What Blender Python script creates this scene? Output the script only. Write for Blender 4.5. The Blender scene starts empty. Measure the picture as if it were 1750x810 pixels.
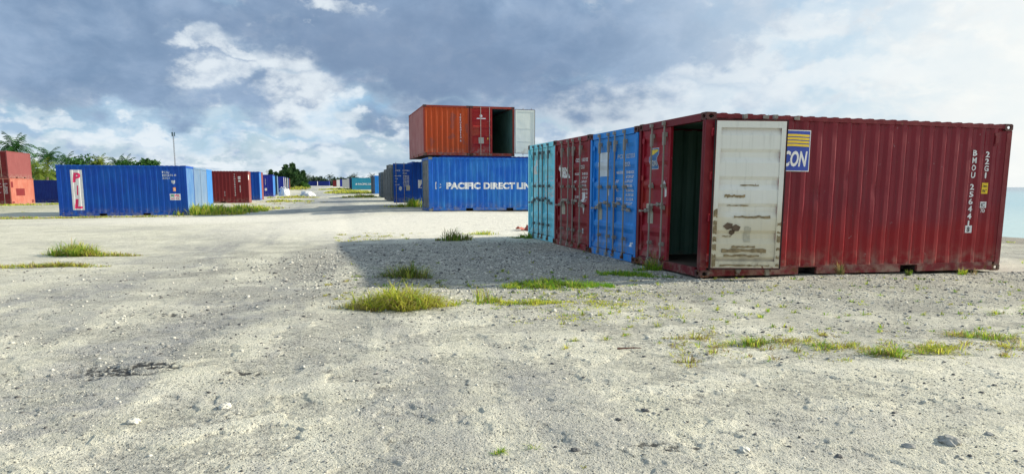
import bpy, bmesh, math, random
import numpy as np
from mathutils import Vector, Matrix
R = math.radians
S = bpy.context.scene
COL = S.collection

# ------------------------------------------------------------------ camera
F_PX, CY, EYE = 1235.0, 495.0, 1.465
PITCH = math.atan((CY - 320) / F_PX)
cam_d = bpy.data.cameras.new("camera")
cam = bpy.data.objects.new("camera", cam_d)
COL.objects.link(cam)
cam_d.sensor_fit = 'HORIZONTAL'
cam_d.sensor_width = 36
cam_d.lens = 36 * F_PX / 1750
cam_d.shift_y = (CY - 405) / 1750
cam_d.clip_start = 0.05
cam_d.clip_end = 20000
cam.location = (0, 0, EYE)
cam.rotation_euler = (R(90) - PITCH, 0, 0)
S.camera = cam

# ------------------------------------------------------------------ view
S.view_settings.view_transform = 'Standard'
S.view_settings.look = 'None'
S.view_settings.exposure = 0.52
S.view_settings.gamma = 1.0

# ------------------------------------------------------------------ sun
SUN_EL, SUN_DIR = R(26), R(12.8)            # SUN_DIR: horizontal direction towards the sun, from +X towards +Y
sv = Vector((math.cos(SUN_EL) * math.cos(SUN_DIR), math.cos(SUN_EL) * math.sin(SUN_DIR), math.sin(SUN_EL)))
sun_d = bpy.data.lights.new("sun", 'SUN')
sun_d.energy = 5.0
sun_d.angle = R(1.2)
sun_d.color = (1.0, 0.91, 0.74)
sun = bpy.data.objects.new("sun", sun_d)
COL.objects.link(sun)
sun.rotation_euler = sv.to_track_quat('Z', 'Y').to_euler()
sun.location = (30, 10, 30)

# ------------------------------------------------------------------ world
W = bpy.data.worlds.new("World")
S.world = W
W.use_nodes = True
nt = W.node_tree
nt.nodes.clear()


class NG:
    """tiny helper for writing math node graphs"""
    def __init__(s, nt): s.nt = nt
    def new(s, t, **k):
        n = s.nt.nodes.new(t)
        for a, b in k.items(): setattr(n, a, b)
        return n
    def put(s, sock, v):
        if isinstance(v, bpy.types.NodeSocket): s.nt.links.new(v, sock)
        elif v is not None: sock.default_value = v
    def m(s, op, a, b=None, c=None, clamp=False):
        n = s.new('ShaderNodeMath', operation=op, use_clamp=clamp)
        s.put(n.inputs[0], a); s.put(n.inputs[1], b); s.put(n.inputs[2], c)
        return n.outputs[0]
    def ss(s, v, lo, hi, a=0.0, b=1.0):
        n = s.new('ShaderNodeMapRange', interpolation_type='SMOOTHSTEP')
        s.put(n.inputs[0], v); s.put(n.inputs[1], lo); s.put(n.inputs[2], hi); s.put(n.inputs[3], a); s.put(n.inputs[4], b)
        return n.outputs[0]
    def lin(s, v, lo, hi, a=0.0, b=1.0):
        n = s.new('ShaderNodeMapRange')
        s.put(n.inputs[0], v); s.put(n.inputs[1], lo); s.put(n.inputs[2], hi); s.put(n.inputs[3], a); s.put(n.inputs[4], b)
        return n.outputs[0]
    def xyz(s, x, y, z):
        n = s.new('ShaderNodeCombineXYZ'); s.put(n.inputs[0], x); s.put(n.inputs[1], y); s.put(n.inputs[2], z)
        return n.outputs[0]
    def sep(s, v):
        n = s.new('ShaderNodeSeparateXYZ'); s.put(n.inputs[0], v); return n.outputs
    def noise(s, v, scale, detail=4, rough=0.5, dist=0.0, lac=2.0):
        n = s.new('ShaderNodeTexNoise'); s.put(n.inputs['Vector'], v)
        n.inputs['Scale'].default_value = scale; n.inputs['Detail'].default_value = detail
        n.inputs['Roughness'].default_value = rough; n.inputs['Distortion'].default_value = dist
        n.inputs['Lacunarity'].default_value = lac
        return n.outputs[0]
    def noisec(s, v, scale, detail=3):
        n = s.new('ShaderNodeTexNoise'); s.put(n.inputs['Vector'], v)
        n.inputs['Scale'].default_value = scale; n.inputs['Detail'].default_value = detail
        return n.outputs[1]
    def mix(s, f, a, b):
        n = s.new('ShaderNodeMix', data_type='RGBA')
        s.put(n.inputs[0], f)
        for sock, v in ((n.inputs[6], a), (n.inputs[7], b)):
            if isinstance(v, (tuple, list)) and len(v) == 3: v = (*v, 1)
            s.put(sock, v)
        return n.outputs[2]
    def vm(s, op, a, b=None, sc=None):
        n = s.new('ShaderNodeVectorMath', operation=op); s.put(n.inputs[0], a)
        if b is not None: s.put(n.inputs[1], b)
        if sc is not None: s.put(n.inputs[3], sc)
        return n.outputs[0]


g = NG(nt)
sky = g.new('ShaderNodeTexSky', sky_type='NISHITA', sun_disc=False)
sky.sun_elevation = SUN_EL
sky.sun_rotation = R(90) - SUN_DIR
sky.altitude = 0; sky.air_density = 1.0; sky.dust_density = 1.2; sky.ozone_density = 2.0
tc = g.new('ShaderNodeTexCoord')
dx, dy, dz = g.sep(tc.outputs['Generated'])[:3]
AZ = g.m('MULTIPLY', g.m('ARCTAN2', dx, dy), 57.2958)         # degrees right of the road
EL = g.m('MULTIPLY', g.m('ARCSINE', dz), 57.2958)             # degrees above the horizon
SKY_K = 10 / 1.40


def col10(c): return tuple(x * SKY_K for x in c)


# wisps: direction coordinates, squeezed near the horizon as real cloud decks are
v2 = g.xyz(g.m('MULTIPLY', AZ, 0.055), g.m('MULTIPLY', g.m('POWER', g.m('MAXIMUM', g.m('ADD', EL, 1.0), 0.01), 0.8), 0.16), 0.0)
n_big = g.noise(v2, 2.2, 7, 0.56, 0.3)
n_mid = g.noise(g.vm('ADD', v2, (7.3, 2.1, 3.3)), 5.5, 7, 0.58, 0.25)
n_fine = g.noise(g.vm('ADD', v2, (1.3, 8.1, 5.3)), 14.0, 6, 0.6, 0.15)
wx = g.m('MULTIPLY', g.m('SUBTRACT', g.noise(g.vm('ADD', v2, (3, 3, 9)), 4.5, 5, 0.55), 0.5), 16.0)
wy = g.m('MULTIPLY', g.m('SUBTRACT', g.noise(g.vm('ADD', v2, (11, 5, 2)), 4.5, 5, 0.55), 0.5), 7.5)
AZw = g.m('ADD', AZ, wx)
ELw = g.m('ADD', EL, wy)


def azel(u, v):
    c, s = math.cos(PITCH), math.sin(PITCH)
    x, y, z = u - 875, F_PX * c - (v - CY) * s, -(v - CY) * c - F_PX * s
    return math.degrees(math.atan2(x, y)), math.degrees(math.atan2(z, math.hypot(x, y)))


def blob(u, v, ru, rv, soft=0.55, tilt=0.0):
    a, e = azel(u, v)
    k = 0.0445
    ca, sa = math.cos(R(tilt)), math.sin(R(tilt))
    X = g.m('SUBTRACT', AZw, a); Y = g.m('SUBTRACT', ELw, e)
    X2 = g.m('ADD', g.m('MULTIPLY', X, ca), g.m('MULTIPLY', Y, sa))
    Y2 = g.m('SUBTRACT', g.m('MULTIPLY', Y, ca), g.m('MULTIPLY', X, sa))
    X2 = g.m('DIVIDE', X2, ru * k); Y2 = g.m('DIVIDE', Y2, rv * k)
    d = g.m('SQRT', g.m('ADD', g.m('MULTIPLY', X2, X2), g.m('MULTIPLY', Y2, Y2)))
    return g.ss(d, 1 - soft, 1 + soft, 1.0, 0.0)


def union(*bs):
    r = bs[0]
    for b in bs[1:]: r = g.m('MAXIMUM', r, b)
    return r


# clear air between the clouds
base = g.mix(0.55, sky.outputs[0], col10((0.40, 0.60, 0.78)))
horizon = g.ss(EL, 0.0, 7.0, 1.0, 0.0)
base = g.mix(g.m('MULTIPLY', horizon, 0.55), base, col10((0.52, 0.67, 0.80)))
# thin white veil and cumulus
cum = g.ss(g.m('ADD', g.m('MULTIPLY', n_mid, 0.62), g.m('MULTIPLY', n_fine, 0.38)), 0.46, 0.56)
veil = g.ss(n_big, 0.30, 0.70)
white = g.m('MULTIPLY', g.m('MAXIMUM', cum, g.m('MULTIPLY', veil, 0.55)), 0.85)
shade_n = g.noise(g.vm('ADD', v2, (1.0, 0.35, 0)), 6.5, 5, 0.55)
ccol = g.mix(g.ss(shade_n, 0.40, 0.60), col10((0.84, 0.90, 0.94)), col10((0.38, 0.50, 0.67)))
c = g.mix(white, base, ccol)
# lit masses
wb = union(blob(395, 92, 90, 40, 0.6), blob(545, 195, 75, 38, 0.6), blob(300, 120, 80, 22, 0.6), blob(80, 150, 110, 20, .7), blob(250, 240, 50, 26, 0.6), blob(340, 250, 40, 14), blob(540, 285, 140, 12, .7), blob(700, 165, 60, 20, 0.8))
c = g.mix(g.m('MULTIPLY', wb, 0.65), c, col10((0.78, 0.86, 0.92)))
# blue gap
c = g.mix(g.m('MULTIPLY', blob(610, 185, 75, 20, 0.8), 0.65), c, col10((0.34, 0.61, 0.86)))
c = g.mix(g.m('MULTIPLY', union(blob(150, 215, 190, 24, 0.8), blob(450, 238, 160, 14, .8)), 0.5), c, col10((0.38, 0.60, 0.80)))
# grey blue rain clouds
dark_m = union(blob(760, 60, 400, 120, 0.35, -4), blob(1130, 70, 260, 95, 0.6, -14), blob(60, 60, 270, 105, 0.4), blob(250, 160, 110, 36, 0.5),
               blob(420, 160, 95, 30, 0.55), blob(250, 8, 300, 42, 0.5), blob(760, 200, 120, 40, 0.9), blob(1000, 170, 180, 45, 0.8))
dk = g.mix(g.ss(g.m('ADD', g.m('MULTIPLY', n_big, .6), g.m('MULTIPLY', n_mid, .4)), 0.36, 0.66), col10((0.185, 0.285, 0.445)), col10((0.33, 0.45, 0.63)))
dk = g.mix(g.m('MULTIPLY', blob(720, 110, 330, 90, .7, -6), 0.65), dk, col10((0.185, 0.265, 0.41)))
dk = g.mix(g.ss(AZ, 2.0, 24.0, 0, 0.75), dk, col10((0.52, 0.64, 0.78)))
c = g.mix(g.m('MULTIPLY', dark_m, 0.95), c, dk)
wb2 = union(blob(420, 100, 55, 26, 0.8), blob(340, 112, 50, 14, .8), blob(535, 180, 50, 20, .5), blob(350, 78, 40, 12, .5), blob(540, 12, 60, 10, .7), blob(250, 232, 30, 14, .4), blob(140, 250, 60, 10, .6), blob(640, 222, 50, 14, .5), blob(20, 200, 30, 16, .5), blob(470, 150, 40, 18, .7), blob(500, 250, 60, 10, .6), blob(100, 215, 60, 8, .6), blob(390, 285, 70, 7, .6))
c = g.mix(g.m('MULTIPLY', wb2, g.ss(g.m('ADD', g.m('MULTIPLY', n_mid, .6), g.m('MULTIPLY', n_fine, .4)), .34, .58, .25, 0.85)), c, col10((0.80, 0.87, 0.92)))
# the bright side near the sun, thin and silvery
rt = g.ss(AZ, 8.0, 30.0)
rcol = g.mix(g.ss(n_mid, 0.34, 0.66), col10((0.60, 0.74, 0.84)), col10((0.86, 0.90, 0.90)))
c = g.mix(g.m('MULTIPLY', rt, g.ss(ELw, 19.0, 6.0, 0.42, 0.8)), c, rcol)
c = g.mix(g.m('MULTIPLY', union(blob(1290, 95, 120, 30, 0.6, 24), blob(1420, 130, 170, 24, 0.7, 5), blob(1100, 195, 160, 26, .8, 4)), 0.65), c, col10((0.84, 0.90, 0.93)))
c = g.mix(g.m('MULTIPLY', blob(1400, 88, 90, 18, 0.7), 0.5), c, col10((0.48, 0.68, 0.84)))
c = g.mix(g.ss(AZ, 20.0, 38.0, 0, 0.8), c, col10((0.97, 0.98, 0.94)))
# overhead: broken cloud, never seen but it lights the place
c = g.mix(g.ss(EL, 18.0, 40.0), c, g.mix(g.ss(n_big, 0.4, 0.6), base, col10((0.62, 0.70, 0.80))))
bgn = g.new('ShaderNodeBackground')
bgn.inputs[1].default_value = 0.1
g.put(bgn.inputs[0], c)
wo = g.new('ShaderNodeOutputWorld')
nt.links.new(bgn.outputs[0], wo.inputs[0])

# ------------------------------------------------------------------ helpers
TH = 0.263                                  # heading of the container rows
A = Vector((math.cos(TH), math.sin(TH), 0))
B = Vector((-math.sin(TH), math.cos(TH), 0))


def tag(o, label=None, cat=None, group=None, kind=None):
    if label: o['label'] = label
    if cat: o['category'] = cat
    if group: o['group'] = group
    if kind: o['kind'] = kind
    return o


def empty(name, loc=(0, 0, 0), rot=(0, 0, 0)):
    o = bpy.data.objects.new(name, None)
    COL.objects.link(o)
    o.location = loc; o.rotation_euler = rot
    o.empty_display_size = 0.2
    return o


def link(name, me, parent=None, mats=()):
    o = bpy.data.objects.new(name, me)
    COL.objects.link(o)
    if parent: o.parent = parent
    for m in mats: me.materials.append(m)
    return o


class MB:
    def __init__(s): s.v = []; s.f = []; s.mi = []
    def quad(s, a, b, c, d, mi=0):
        n = len(s.v); s.v += [a, b, c, d]; s.f.append((n, n + 1, n + 2, n + 3)); s.mi.append(mi)
    def box(s, x0, x1, y0, y1, z0, z1, mi=0):
        n = len(s.v)
        s.v += [(x0, y0, z0), (x1, y0, z0), (x1, y1, z0), (x0, y1, z0), (x0, y0, z1), (x1, y0, z1), (x1, y1, z1), (x0, y1, z1)]
        for q in ((0, 3, 2, 1), (4, 5, 6, 7), (0, 1, 5, 4), (1, 2, 6, 5), (2, 3, 7, 6), (3, 0, 4, 7)):
            s.f.append(tuple(n + i for i in q)); s.mi.append(mi)
    def tube(s, p0, p1, r0, r1=None, n=8, mi=0, cap=True):
        r1 = r0 if r1 is None else r1
        p0 = Vector(p0); p1 = Vector(p1)
        d = (p1 - p0).normalized()
        u = d.orthogonal().normalized(); w = d.cross(u)
        k = len(s.v)
        for p, r in ((p0, r0), (p1, r1)):
            for i in range(n):
                a = 2 * math.pi * i / n
                s.v.append(tuple(p + u * (r * math.cos(a)) + w * (r * math.sin(a))))
        for i in range(n):
            j = (i + 1) % n
            s.f.append((k + i, k + j, k + n + j, k + n + i)); s.mi.append(mi)
        if cap:
            s.f.append(tuple(k + i for i in reversed(range(n)))); s.mi.append(mi)
            s.f.append(tuple(k + n + i for i in range(n))); s.mi.append(mi)
    def mesh(s, name):
        me = bpy.data.meshes.new(name)
        me.from_pydata([tuple(p) for p in s.v], [], s.f)
        me.update()
        if any(s.mi): me.polygons.foreach_set('material_index', s.mi)
        return me
    def build(s, name, mats, parent=None):
        if not isinstance(mats, (list, tuple)): mats = [mats]
        return link(name, s.mesh(name), parent, mats)


def big_mesh(name, V, Fc, mi=None):
    """V (n,3), Fc (m,k) numpy, all faces the same size"""
    me = bpy.data.meshes.new(name)
    V = np.asarray(V, np.float32); Fc = np.asarray(Fc, np.int32)
    me.vertices.add(len(V)); me.vertices.foreach_set('co', V.ravel())
    k = Fc.shape[1]
    me.loops.add(Fc.size); me.loops.foreach_set('vertex_index', Fc.ravel())
    me.polygons.add(len(Fc)); me.polygons.foreach_set('loop_start', np.arange(0, Fc.size, k, dtype=np.int32))
    if mi is not None: me.polygons.foreach_set('material_index', np.asarray(mi, np.int32))
    me.update(calc_edges=True)
    return me


# ------------------------------------------------------------------ numpy noise
_rs = np.random.RandomState(7)
_perm = _rs.permutation(512)
_gr = _rs.rand(512) * 2 * np.pi


def perlin(x, y):
    xi = np.floor(x).astype(int); yi = np.floor(y).astype(int)
    xf = x - xi; yf = y - yi
    u = xf * xf * xf * (xf * (xf * 6 - 15) + 10); v = yf * yf * yf * (yf * (yf * 6 - 15) + 10)
    def gd(ix, iy, fx, fy):
        h = _gr[(_perm[(ix & 511)] + iy * 37 + _perm[iy & 511]) & 511]
        return np.cos(h) * fx + np.sin(h) * fy
    a = gd(xi, yi, xf, yf); b = gd(xi + 1, yi, xf - 1, yf); cc = gd(xi, yi + 1, xf, yf - 1); d = gd(xi + 1, yi + 1, xf - 1, yf - 1)
    return (a + (b - a) * u) * (1 - v) + (cc + (d - cc) * u) * v


def fbm(x, y, o=4, s=1.0):
    r = 0; a = 1; t = 0
    for i in range(o):
        r = r + a * perlin(x * s + 13.7 * i, y * s - 7.1 * i); t += a
        a *= 0.5; s *= 2.03
    return r / t


# ------------------------------------------------------------------ terrain
CTRL = np.array([(-3, 3, 0), (3, 3, 0), (0, 6, 0), (3, 11.7, 0), (1.7, 16, .02), (.45, 21.1, .03), (8.8, 13.3, -.06), (-5, 18, 0), (-10, 16, 0), (-17, 38.4, 0), (-23, 37, -.02),
                 (-4, 35.3, .30), (-6, 44, .38), (2, 36, .26), (-8.6, 54.5, .38), (-12.6, 72.6, .41), (-19.4, 103, .51), (-35, 160, .9), (-47, 208, 1.18), (-60.6, 257, 1.59),
                 (-21.6, 59.8, .17), (-23.2, 67, .28), (-28.5, 87, .36), (-31.3, 97.5, .42), (-36.5, 116.7, .54), (-41.9, 136, .70), (-50.5, 166, .8),
                 (-54.5, 83.5, -.33), (-48.2, 70.4, -.27), (-60, 80, -.33), (-30, 45, -.1), (15, 16, -.05), (10, 25, 0), (-12, 30, .1), (-90, 120, 0), (-110, 450, 2.2), (-300, 400, 1.5), (-5, 27, .12)], float)


def terr(x, y):
    x = np.asarray(x, float); y = np.asarray(y, float)
    num = np.zeros(x.shape); den = np.zeros(x.shape)
    for cx_, cy_, cz_ in CTRL:
        sc = 1.0 + 0.05 * math.hypot(cx_, cy_)
        w = 1.0 / (((x - cx_) ** 2 + (y - cy_) ** 2) / sc ** 2 + 0.35) ** 1.5
        num += w * cz_; den += w
    z = num / den
    s = x * A.x + y * A.y                       # towards the sea
    t = np.clip((s - 15.5) / 13.0, 0, 1)
    z = z - 0.55 * t * t * (3 - 2 * t) - 2.2 * np.clip((s - 27) / 30.0, 0, 1) - np.clip(z, 0, 3) * np.clip((s - 15) / 20, 0, 1)
    return z


def tz(x, y): return float(terr(np.array([x]), np.array([y]))[0])


def gnd(u, v, z=0.0):
    c_, s_ = math.cos(PITCH), math.sin(PITCH)
    r = (u - 875, F_PX * c_ - (v - CY) * s_, -(v - CY) * c_ - F_PX * s_)
    t = (z - EYE) / r[2]
    return r[0] * t, r[1] * t


# ------------------------------------------------------------------ materials
def principled(name):
    m = bpy.data.materials.new(name); m.use_nodes = True
    n = m.node_tree; b = n.nodes['Principled BSDF']
    return m, NG(n), b


def simple(name, c, rough=0.6, metal=0.0, var=0.25, scale=6.0):
    m, q, b = principled(name)
    t = q.new('ShaderNodeTexCoord').outputs['Object']
    n = q.noise(t, scale, 5, 0.6)
    f = q.lin(n, 0.3, 0.7, 0, 1)
    q.put(b.inputs['Base Color'], q.mix(f, tuple(x * (1 - var) for x in c), tuple(min(1, x * (1 + var)) for x in c)))
    b.inputs['Roughness'].default_value = rough; b.inputs['Metallic'].default_value = metal
    return m


def paint(name, c, fade=None, fade_amt=0.35, rust=0.2, rough=0.5, chalk_z=0.0, patches=None, dirt=0.3, lowc=None, spec=0.25):
    """weathered container paint: fading, rust blooms, run-down streaks, chalking"""
    m, q, b = principled(name)
    tcn = q.new('ShaderNodeTexCoord').outputs['Object']
    rnd = q.new('ShaderNodeObjectInfo').outputs['Random']
    P = q.vm('ADD', tcn, q.xyz(q.m('MULTIPLY', rnd, 0.0), q.m('MULTIPLY', rnd, 0.0), 0.0))
    x, y, z = q.sep(P)[:3]
    fade = fade or tuple(min(1, v * 1.35 + 0.05) for v in c)
    f1 = q.ss(q.noise(P, 0.9, 5, 0.6), 0.35, 0.68)
    streak = q.noise(q.vm('MULTIPLY', P, (7.0, 7.0, 0.55)), 1.6, 5, 0.62)
    f2 = q.ss(streak, 0.45, 0.72)
    ff = q.m('MULTIPLY', q.m('ADD', q.m('MULTIPLY', f1, 0.55), q.m('MULTIPLY', f2, 0.55), clamp=True), fade_amt)
    col = q.mix(ff, c, fade)
    if lowc:       # fresher paint on the lower third, where the sun has not chalked it
        col = q.mix(q.m('MULTIPLY', q.ss(q.m('ADD', z, q.m('MULTIPLY', q.m('SUBTRACT', q.noise(P, 2.0, 4), 0.5), 0.9)), 0.55, 1.15, 1.0, 0.0), 0.85), col, lowc)
    if patches:
        col = q.mix(q.m('MULTIPLY', q.ss(q.noise(q.vm('ADD', P, (4.4, 1.2, 9.9)), 1.5, 2, 0.4), 0.57, 0.63), 0.55), col, patches)
    # scuffs (fine pale scratches)
    scr = q.noise(q.vm('MULTIPLY', q.vm('ADD', P, (3, 3, 3)), (3.0, 3.0, 22.0)), 2.2, 4, 0.7)
    col = q.mix(q.m('MULTIPLY', q.ss(scr, 0.66, 0.74), 0.25), col, tuple(min(1, v * 1.3 + 0.22) for v in c))
    # grime runs
    gr = q.ss(q.noise(q.vm('MULTIPLY', q.vm('ADD', P, (9, 2, 0)), (14.0, 14.0, 0.8)), 1.2, 4, 0.6), 0.50, 0.75)
    col = q.mix(q.m('MULTIPLY', gr, dirt), col, tuple(v * 0.35 + 0.02 for v in c))
    # bare knocks: small pale primer chips, and pale dust thrown up along the foot
    chip = q.ss(q.noise(q.vm('ADD', P, (1.7, 6.1, 2.2)), 9.0, 5, 0.7), 0.685, 0.70)
    col = q.mix(q.m('MULTIPLY', chip, 0.7), col, tuple(min(1, v * .6 + 0.30) for v in c))
    dust = q.m('MULTIPLY', q.ss(z, 0.02, 0.55, 1.0, 0.0), q.ss(q.noise(P, 5.0, 5, 0.65), 0.40, 0.68))
    col = q.mix(q.m('MULTIPLY', dust, 0.55), col, (0.30, 0.27, 0.21))
    # rust
    rn = q.m('ADD', q.m('MULTIPLY', q.noise(q.vm('ADD', P, (5.5, 8, 3)), 5.0, 8, 0.72), 0.75), q.m('MULTIPLY', streak, 0.25))
    th_ = 0.70 - 0.20 * rust
    low = q.ss(z, 0.05, 0.45, 0.05 + 0.05 * rust, 0.0)
    rf = q.ss(q.m('ADD', rn, low), th_, th_ + 0.05)
    rc = q.mix(q.noise(P, 30, 4), (0.055, 0.022, 0.012), (0.20, 0.085, 0.035))
    col = q.mix(rf, col, rc)
    q.put(b.inputs['Base Color'], col)
    q.put(b.inputs['Roughness'], q.m('ADD', q.m('MULTIPLY', rf, 0.3), q.m('ADD', rough, q.m('MULTIPLY', f1, 0.15)), clamp=True))
    b.inputs['Specular IOR Level'].default_value = spec
    bp = q.new('ShaderNodeBump'); bp.inputs['Strength'].default_value = 0.35; bp.inputs['Distance'].default_value = 0.03
    hgt = q.m('ADD', q.m('MULTIPLY', q.noise(P, 2.6, 3, 0.5), 1.0), q.m('MULTIPLY', rf, -0.06))
    q.put(bp.inputs['Height'], hgt); q.put(b.inputs['Normal'], bp.outputs[0])
    return m


M = {}
M['maroon'] = paint('maroon_paint', (0.165, 0.005, 0.016), (0.25, 0.022, 0.036), 0.50, 0.36, 0.32, lowc=(0.25, 0.003, 0.007), dirt=0.40, spec=0.3)
M['maroon_frame'] = paint('maroon_frame_paint', (0.14, 0.006, 0.014), (0.18, 0.025, 0.032), 0.5, 0.45, 0.5)
M['crimson'] = paint('crimson_door_paint', (0.27, 0.008, 0.022), (0.32, 0.03, 0.04), 0.4, 0.25, 0.42, patches=(0.32, 0.035, 0.014))
M['teal_lining'] = paint('green_lining_paint', (0.10, 0.20, 0.15), (0.18, 0.30, 0.25), 0.5, 0.15, 0.6)
M['off_white'] = paint('off_white_lining', (0.70, 0.71, 0.66), (0.78, 0.78, 0.75), 0.3, 0.34, 0.5, dirt=0.20, lowc=(0.60, 0.55, 0.40))
M['tex_red'] = paint('brick_red_paint', (0.22, 0.008, 0.016), (0.28, 0.03, 0.04), 0.4, 0.30, 0.5)
M['sky_blue'] = paint('mid_blue_paint', (0.012, 0.22, 0.68), (0.08, 0.38, 0.76), 0.45, 0.22, 0.42)
M['cyan'] = paint('pale_cyan_paint', (0.15, 0.64, 0.80), (0.50, 0.86, 0.90), 0.75, 0.30, 0.5)
M['deep_blue'] = paint('deep_blue_paint', (0.001, 0.058, 0.38), (0.015, 0.13, 0.46), 0.7, 0.24, 0.55, dirt=0.45)
M['royal_blue'] = paint('royal_blue_paint', (0.002, 0.10, 0.50), (0.04, 0.24, 0.58), 0.8, 0.30, 0.5, dirt=0.45)
M['light_blue'] = paint('pale_blue_paint', (0.055, 0.17, 0.40), (0.20, 0.32, 0.46), 0.8, 0.14, 0.55)  # sunlit end of the PIL container, light put into the colour; also a sticker
M['mid_blue'] = paint('faded_blue_paint', (0.03, 0.18, 0.50), (0.10, 0.28, 0.56), 0.6, 0.12, 0.55)  # sunlit ends of blue containers, light put into the colour; one whole container too
M['grey_blue'] = paint('grey_blue_paint', (0.11, 0.20, 0.34), (0.25, 0.32, 0.40), 0.7, 0.18, 0.55)
M['orange'] = paint('orange_paint', (0.48, 0.060, 0.008), (0.52, 0.11, 0.03), 0.5, 0.22, 0.5, patches=(0.22, 0.07, 0.06))
M['orange_dark'] = paint('orange_red_paint', (0.28, 0.035, 0.02), (0.32, 0.07, 0.05), 0.4, 0.2, 0.5)
M['signal_red'] = paint('signal_red_paint', (0.33, 0.008, 0.010), (0.42, 0.05, 0.03), 0.5, 0.15, 0.45, patches=(0.36, 0.07, 0.03))
M['dusty_pink'] = paint('chalky_pink_paint', (0.19, 0.050, 0.052), (0.25, 0.085, 0.085), 0.6, 0.25, 0.6)  # paler dark red for sun-facing walls: sunlight put into the paint
M['chalky_red'] = paint('chalky_red_paint', (0.38, 0.14, 0.13), (0.50, 0.26, 0.25), 0.8, 0.32, 0.6)  # side of the orange container: its look in shade put into the colour
M['mint_white'] = paint('mint_white_lining', (0.62, 0.68, 0.64), (0.70, 0.74, 0.71), 0.4, 0.12, 0.5, dirt=0.12)
M['salmon'] = paint('salmon_paint', (0.34, 0.10, 0.07), (0.42, 0.19, 0.14), 0.8, 0.30, 0.6)
M['dark_red'] = paint('dark_red_paint', (0.15, 0.010, 0.014), (0.22, 0.03, 0.03), 0.4, 0.2, 0.5)
M['navy'] = paint('navy_paint', (0.006, 0.022, 0.20), (0.02, 0.06, 0.28), 0.5, 0.12, 0.5)
M['purple_blue'] = paint('ultramarine_paint', (0.014, 0.028, 0.30), (0.03, 0.06, 0.36), 0.5, 0.12, 0.5)
M['teal_dark'] = paint('dark_teal_paint', (0.02, 0.065, 0.10), (0.08, 0.14, 0.17), 0.6, 0.3, 0.6)
M['rust_grey'] = paint('weathered_grey_paint', (0.15, 0.16, 0.165), (0.36, 0.37, 0.36), 0.8, 0.40, 0.7)
M['turquoise'] = paint('turquoise_paint', (0.02, 0.27, 0.42), (0.08, 0.36, 0.48), 0.5, 0.1, 0.5)
M['pale_grey'] = paint('pale_grey_paint', (0.42, 0.44, 0.45), (0.5, 0.5, 0.5), 0.5, 0.25, 0.6)
M['bar'] = paint('galvanised_bar', (0.24, 0.22, 0.19), (0.36, 0.34, 0.31), 0.7, 0.50, 0.5)
M['bar_dark'] = paint('dark_bar_steel', (0.10, 0.12, 0.13), (0.22, 0.24, 0.24), 0.7, 0.55, 0.6)
M['casting'] = paint('rusty_casting', (0.085, 0.035, 0.035), (0.16, 0.08, 0.06), 0.6, 0.60, 0.7)
M['rubber'] = simple('black_rubber', (0.02, 0.02, 0.02), 0.8)
M['wood_floor'] = simple('plywood_floor', (0.055, 0.038, 0.026), 0.8, scale=3)
M['dark_steel'] = simple('dark_underframe_steel', (0.03, 0.022, 0.02), 0.8)
def worn(name, c, amount=0.5):
    m = simple(name, c, 0.6, var=0.15, scale=12)
    q = NG(m.node_tree); b = m.node_tree.nodes['Principled BSDF']; P = q.new('ShaderNodeTexCoord').outputs['Object']
    n = q.m('ADD', q.m('MULTIPLY', q.noise(P, 7.0, 6, .7), .6), q.m('MULTIPLY', q.noise(q.vm('MULTIPLY', P, (30, 30, 6)), 1.5, 4, .7), .4))
    q.put(b.inputs['Alpha'], q.ss(n, .60 - .12 * amount, .66 - .12 * amount, 1.0, 0.12))
    return m


M['white_mark'] = simple('white_lettering', (0.74, 0.74, 0.73), 0.55, var=0.10, scale=12)
M['dull_mark'] = worn('worn_white_lettering', (0.50, 0.55, 0.60), .3)
M['worn_mark'] = worn('chipped_white_lettering', (0.74, 0.75, 0.76), .15)
M['pink_mark'] = simple('pink_lettering', (0.72, 0.02, 0.13), 0.5, var=0.1)
M['yellow_mark'] = simple('yellow_label', (0.80, 0.56, 0.02), 0.5, var=0.08)
M['orange_mark'] = simple('orange_label', (0.85, 0.30, 0.02), 0.5, var=0.08)
M['blue_mark'] = simple('blue_sign', (0.012, 0.05, 0.36), 0.4, var=0.12)
M['green_mark'] = simple('green_lettering', (0.10, 0.36, 0.22), 0.5, var=0.08)
M['black_mark'] = simple('black_lettering', (0.02, 0.02, 0.03), 0.5)
M['paper'] = simple('old_notice_plate', (0.42, 0.40, 0.31), 0.6, var=0.15, scale=20)
M['pale_sticker'] = simple('pale_sticker', (0.62, 0.68, 0.74), 0.5, var=0.08)
M['brown_stain'] = simple('brown_residue', (0.24, 0.185, 0.10), 0.8, var=0.5, scale=14)
M['tape_brown'] = simple('torn_brown_paper', (0.11, 0.075, 0.05), 0.8, var=0.3, scale=10)
M['galv'] = simple('zinc_steel', (0.4, 0.41, 0.42), 0.4, 0.6)

# ------------------------------------------------------------------ lettering
_txt = {}


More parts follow.
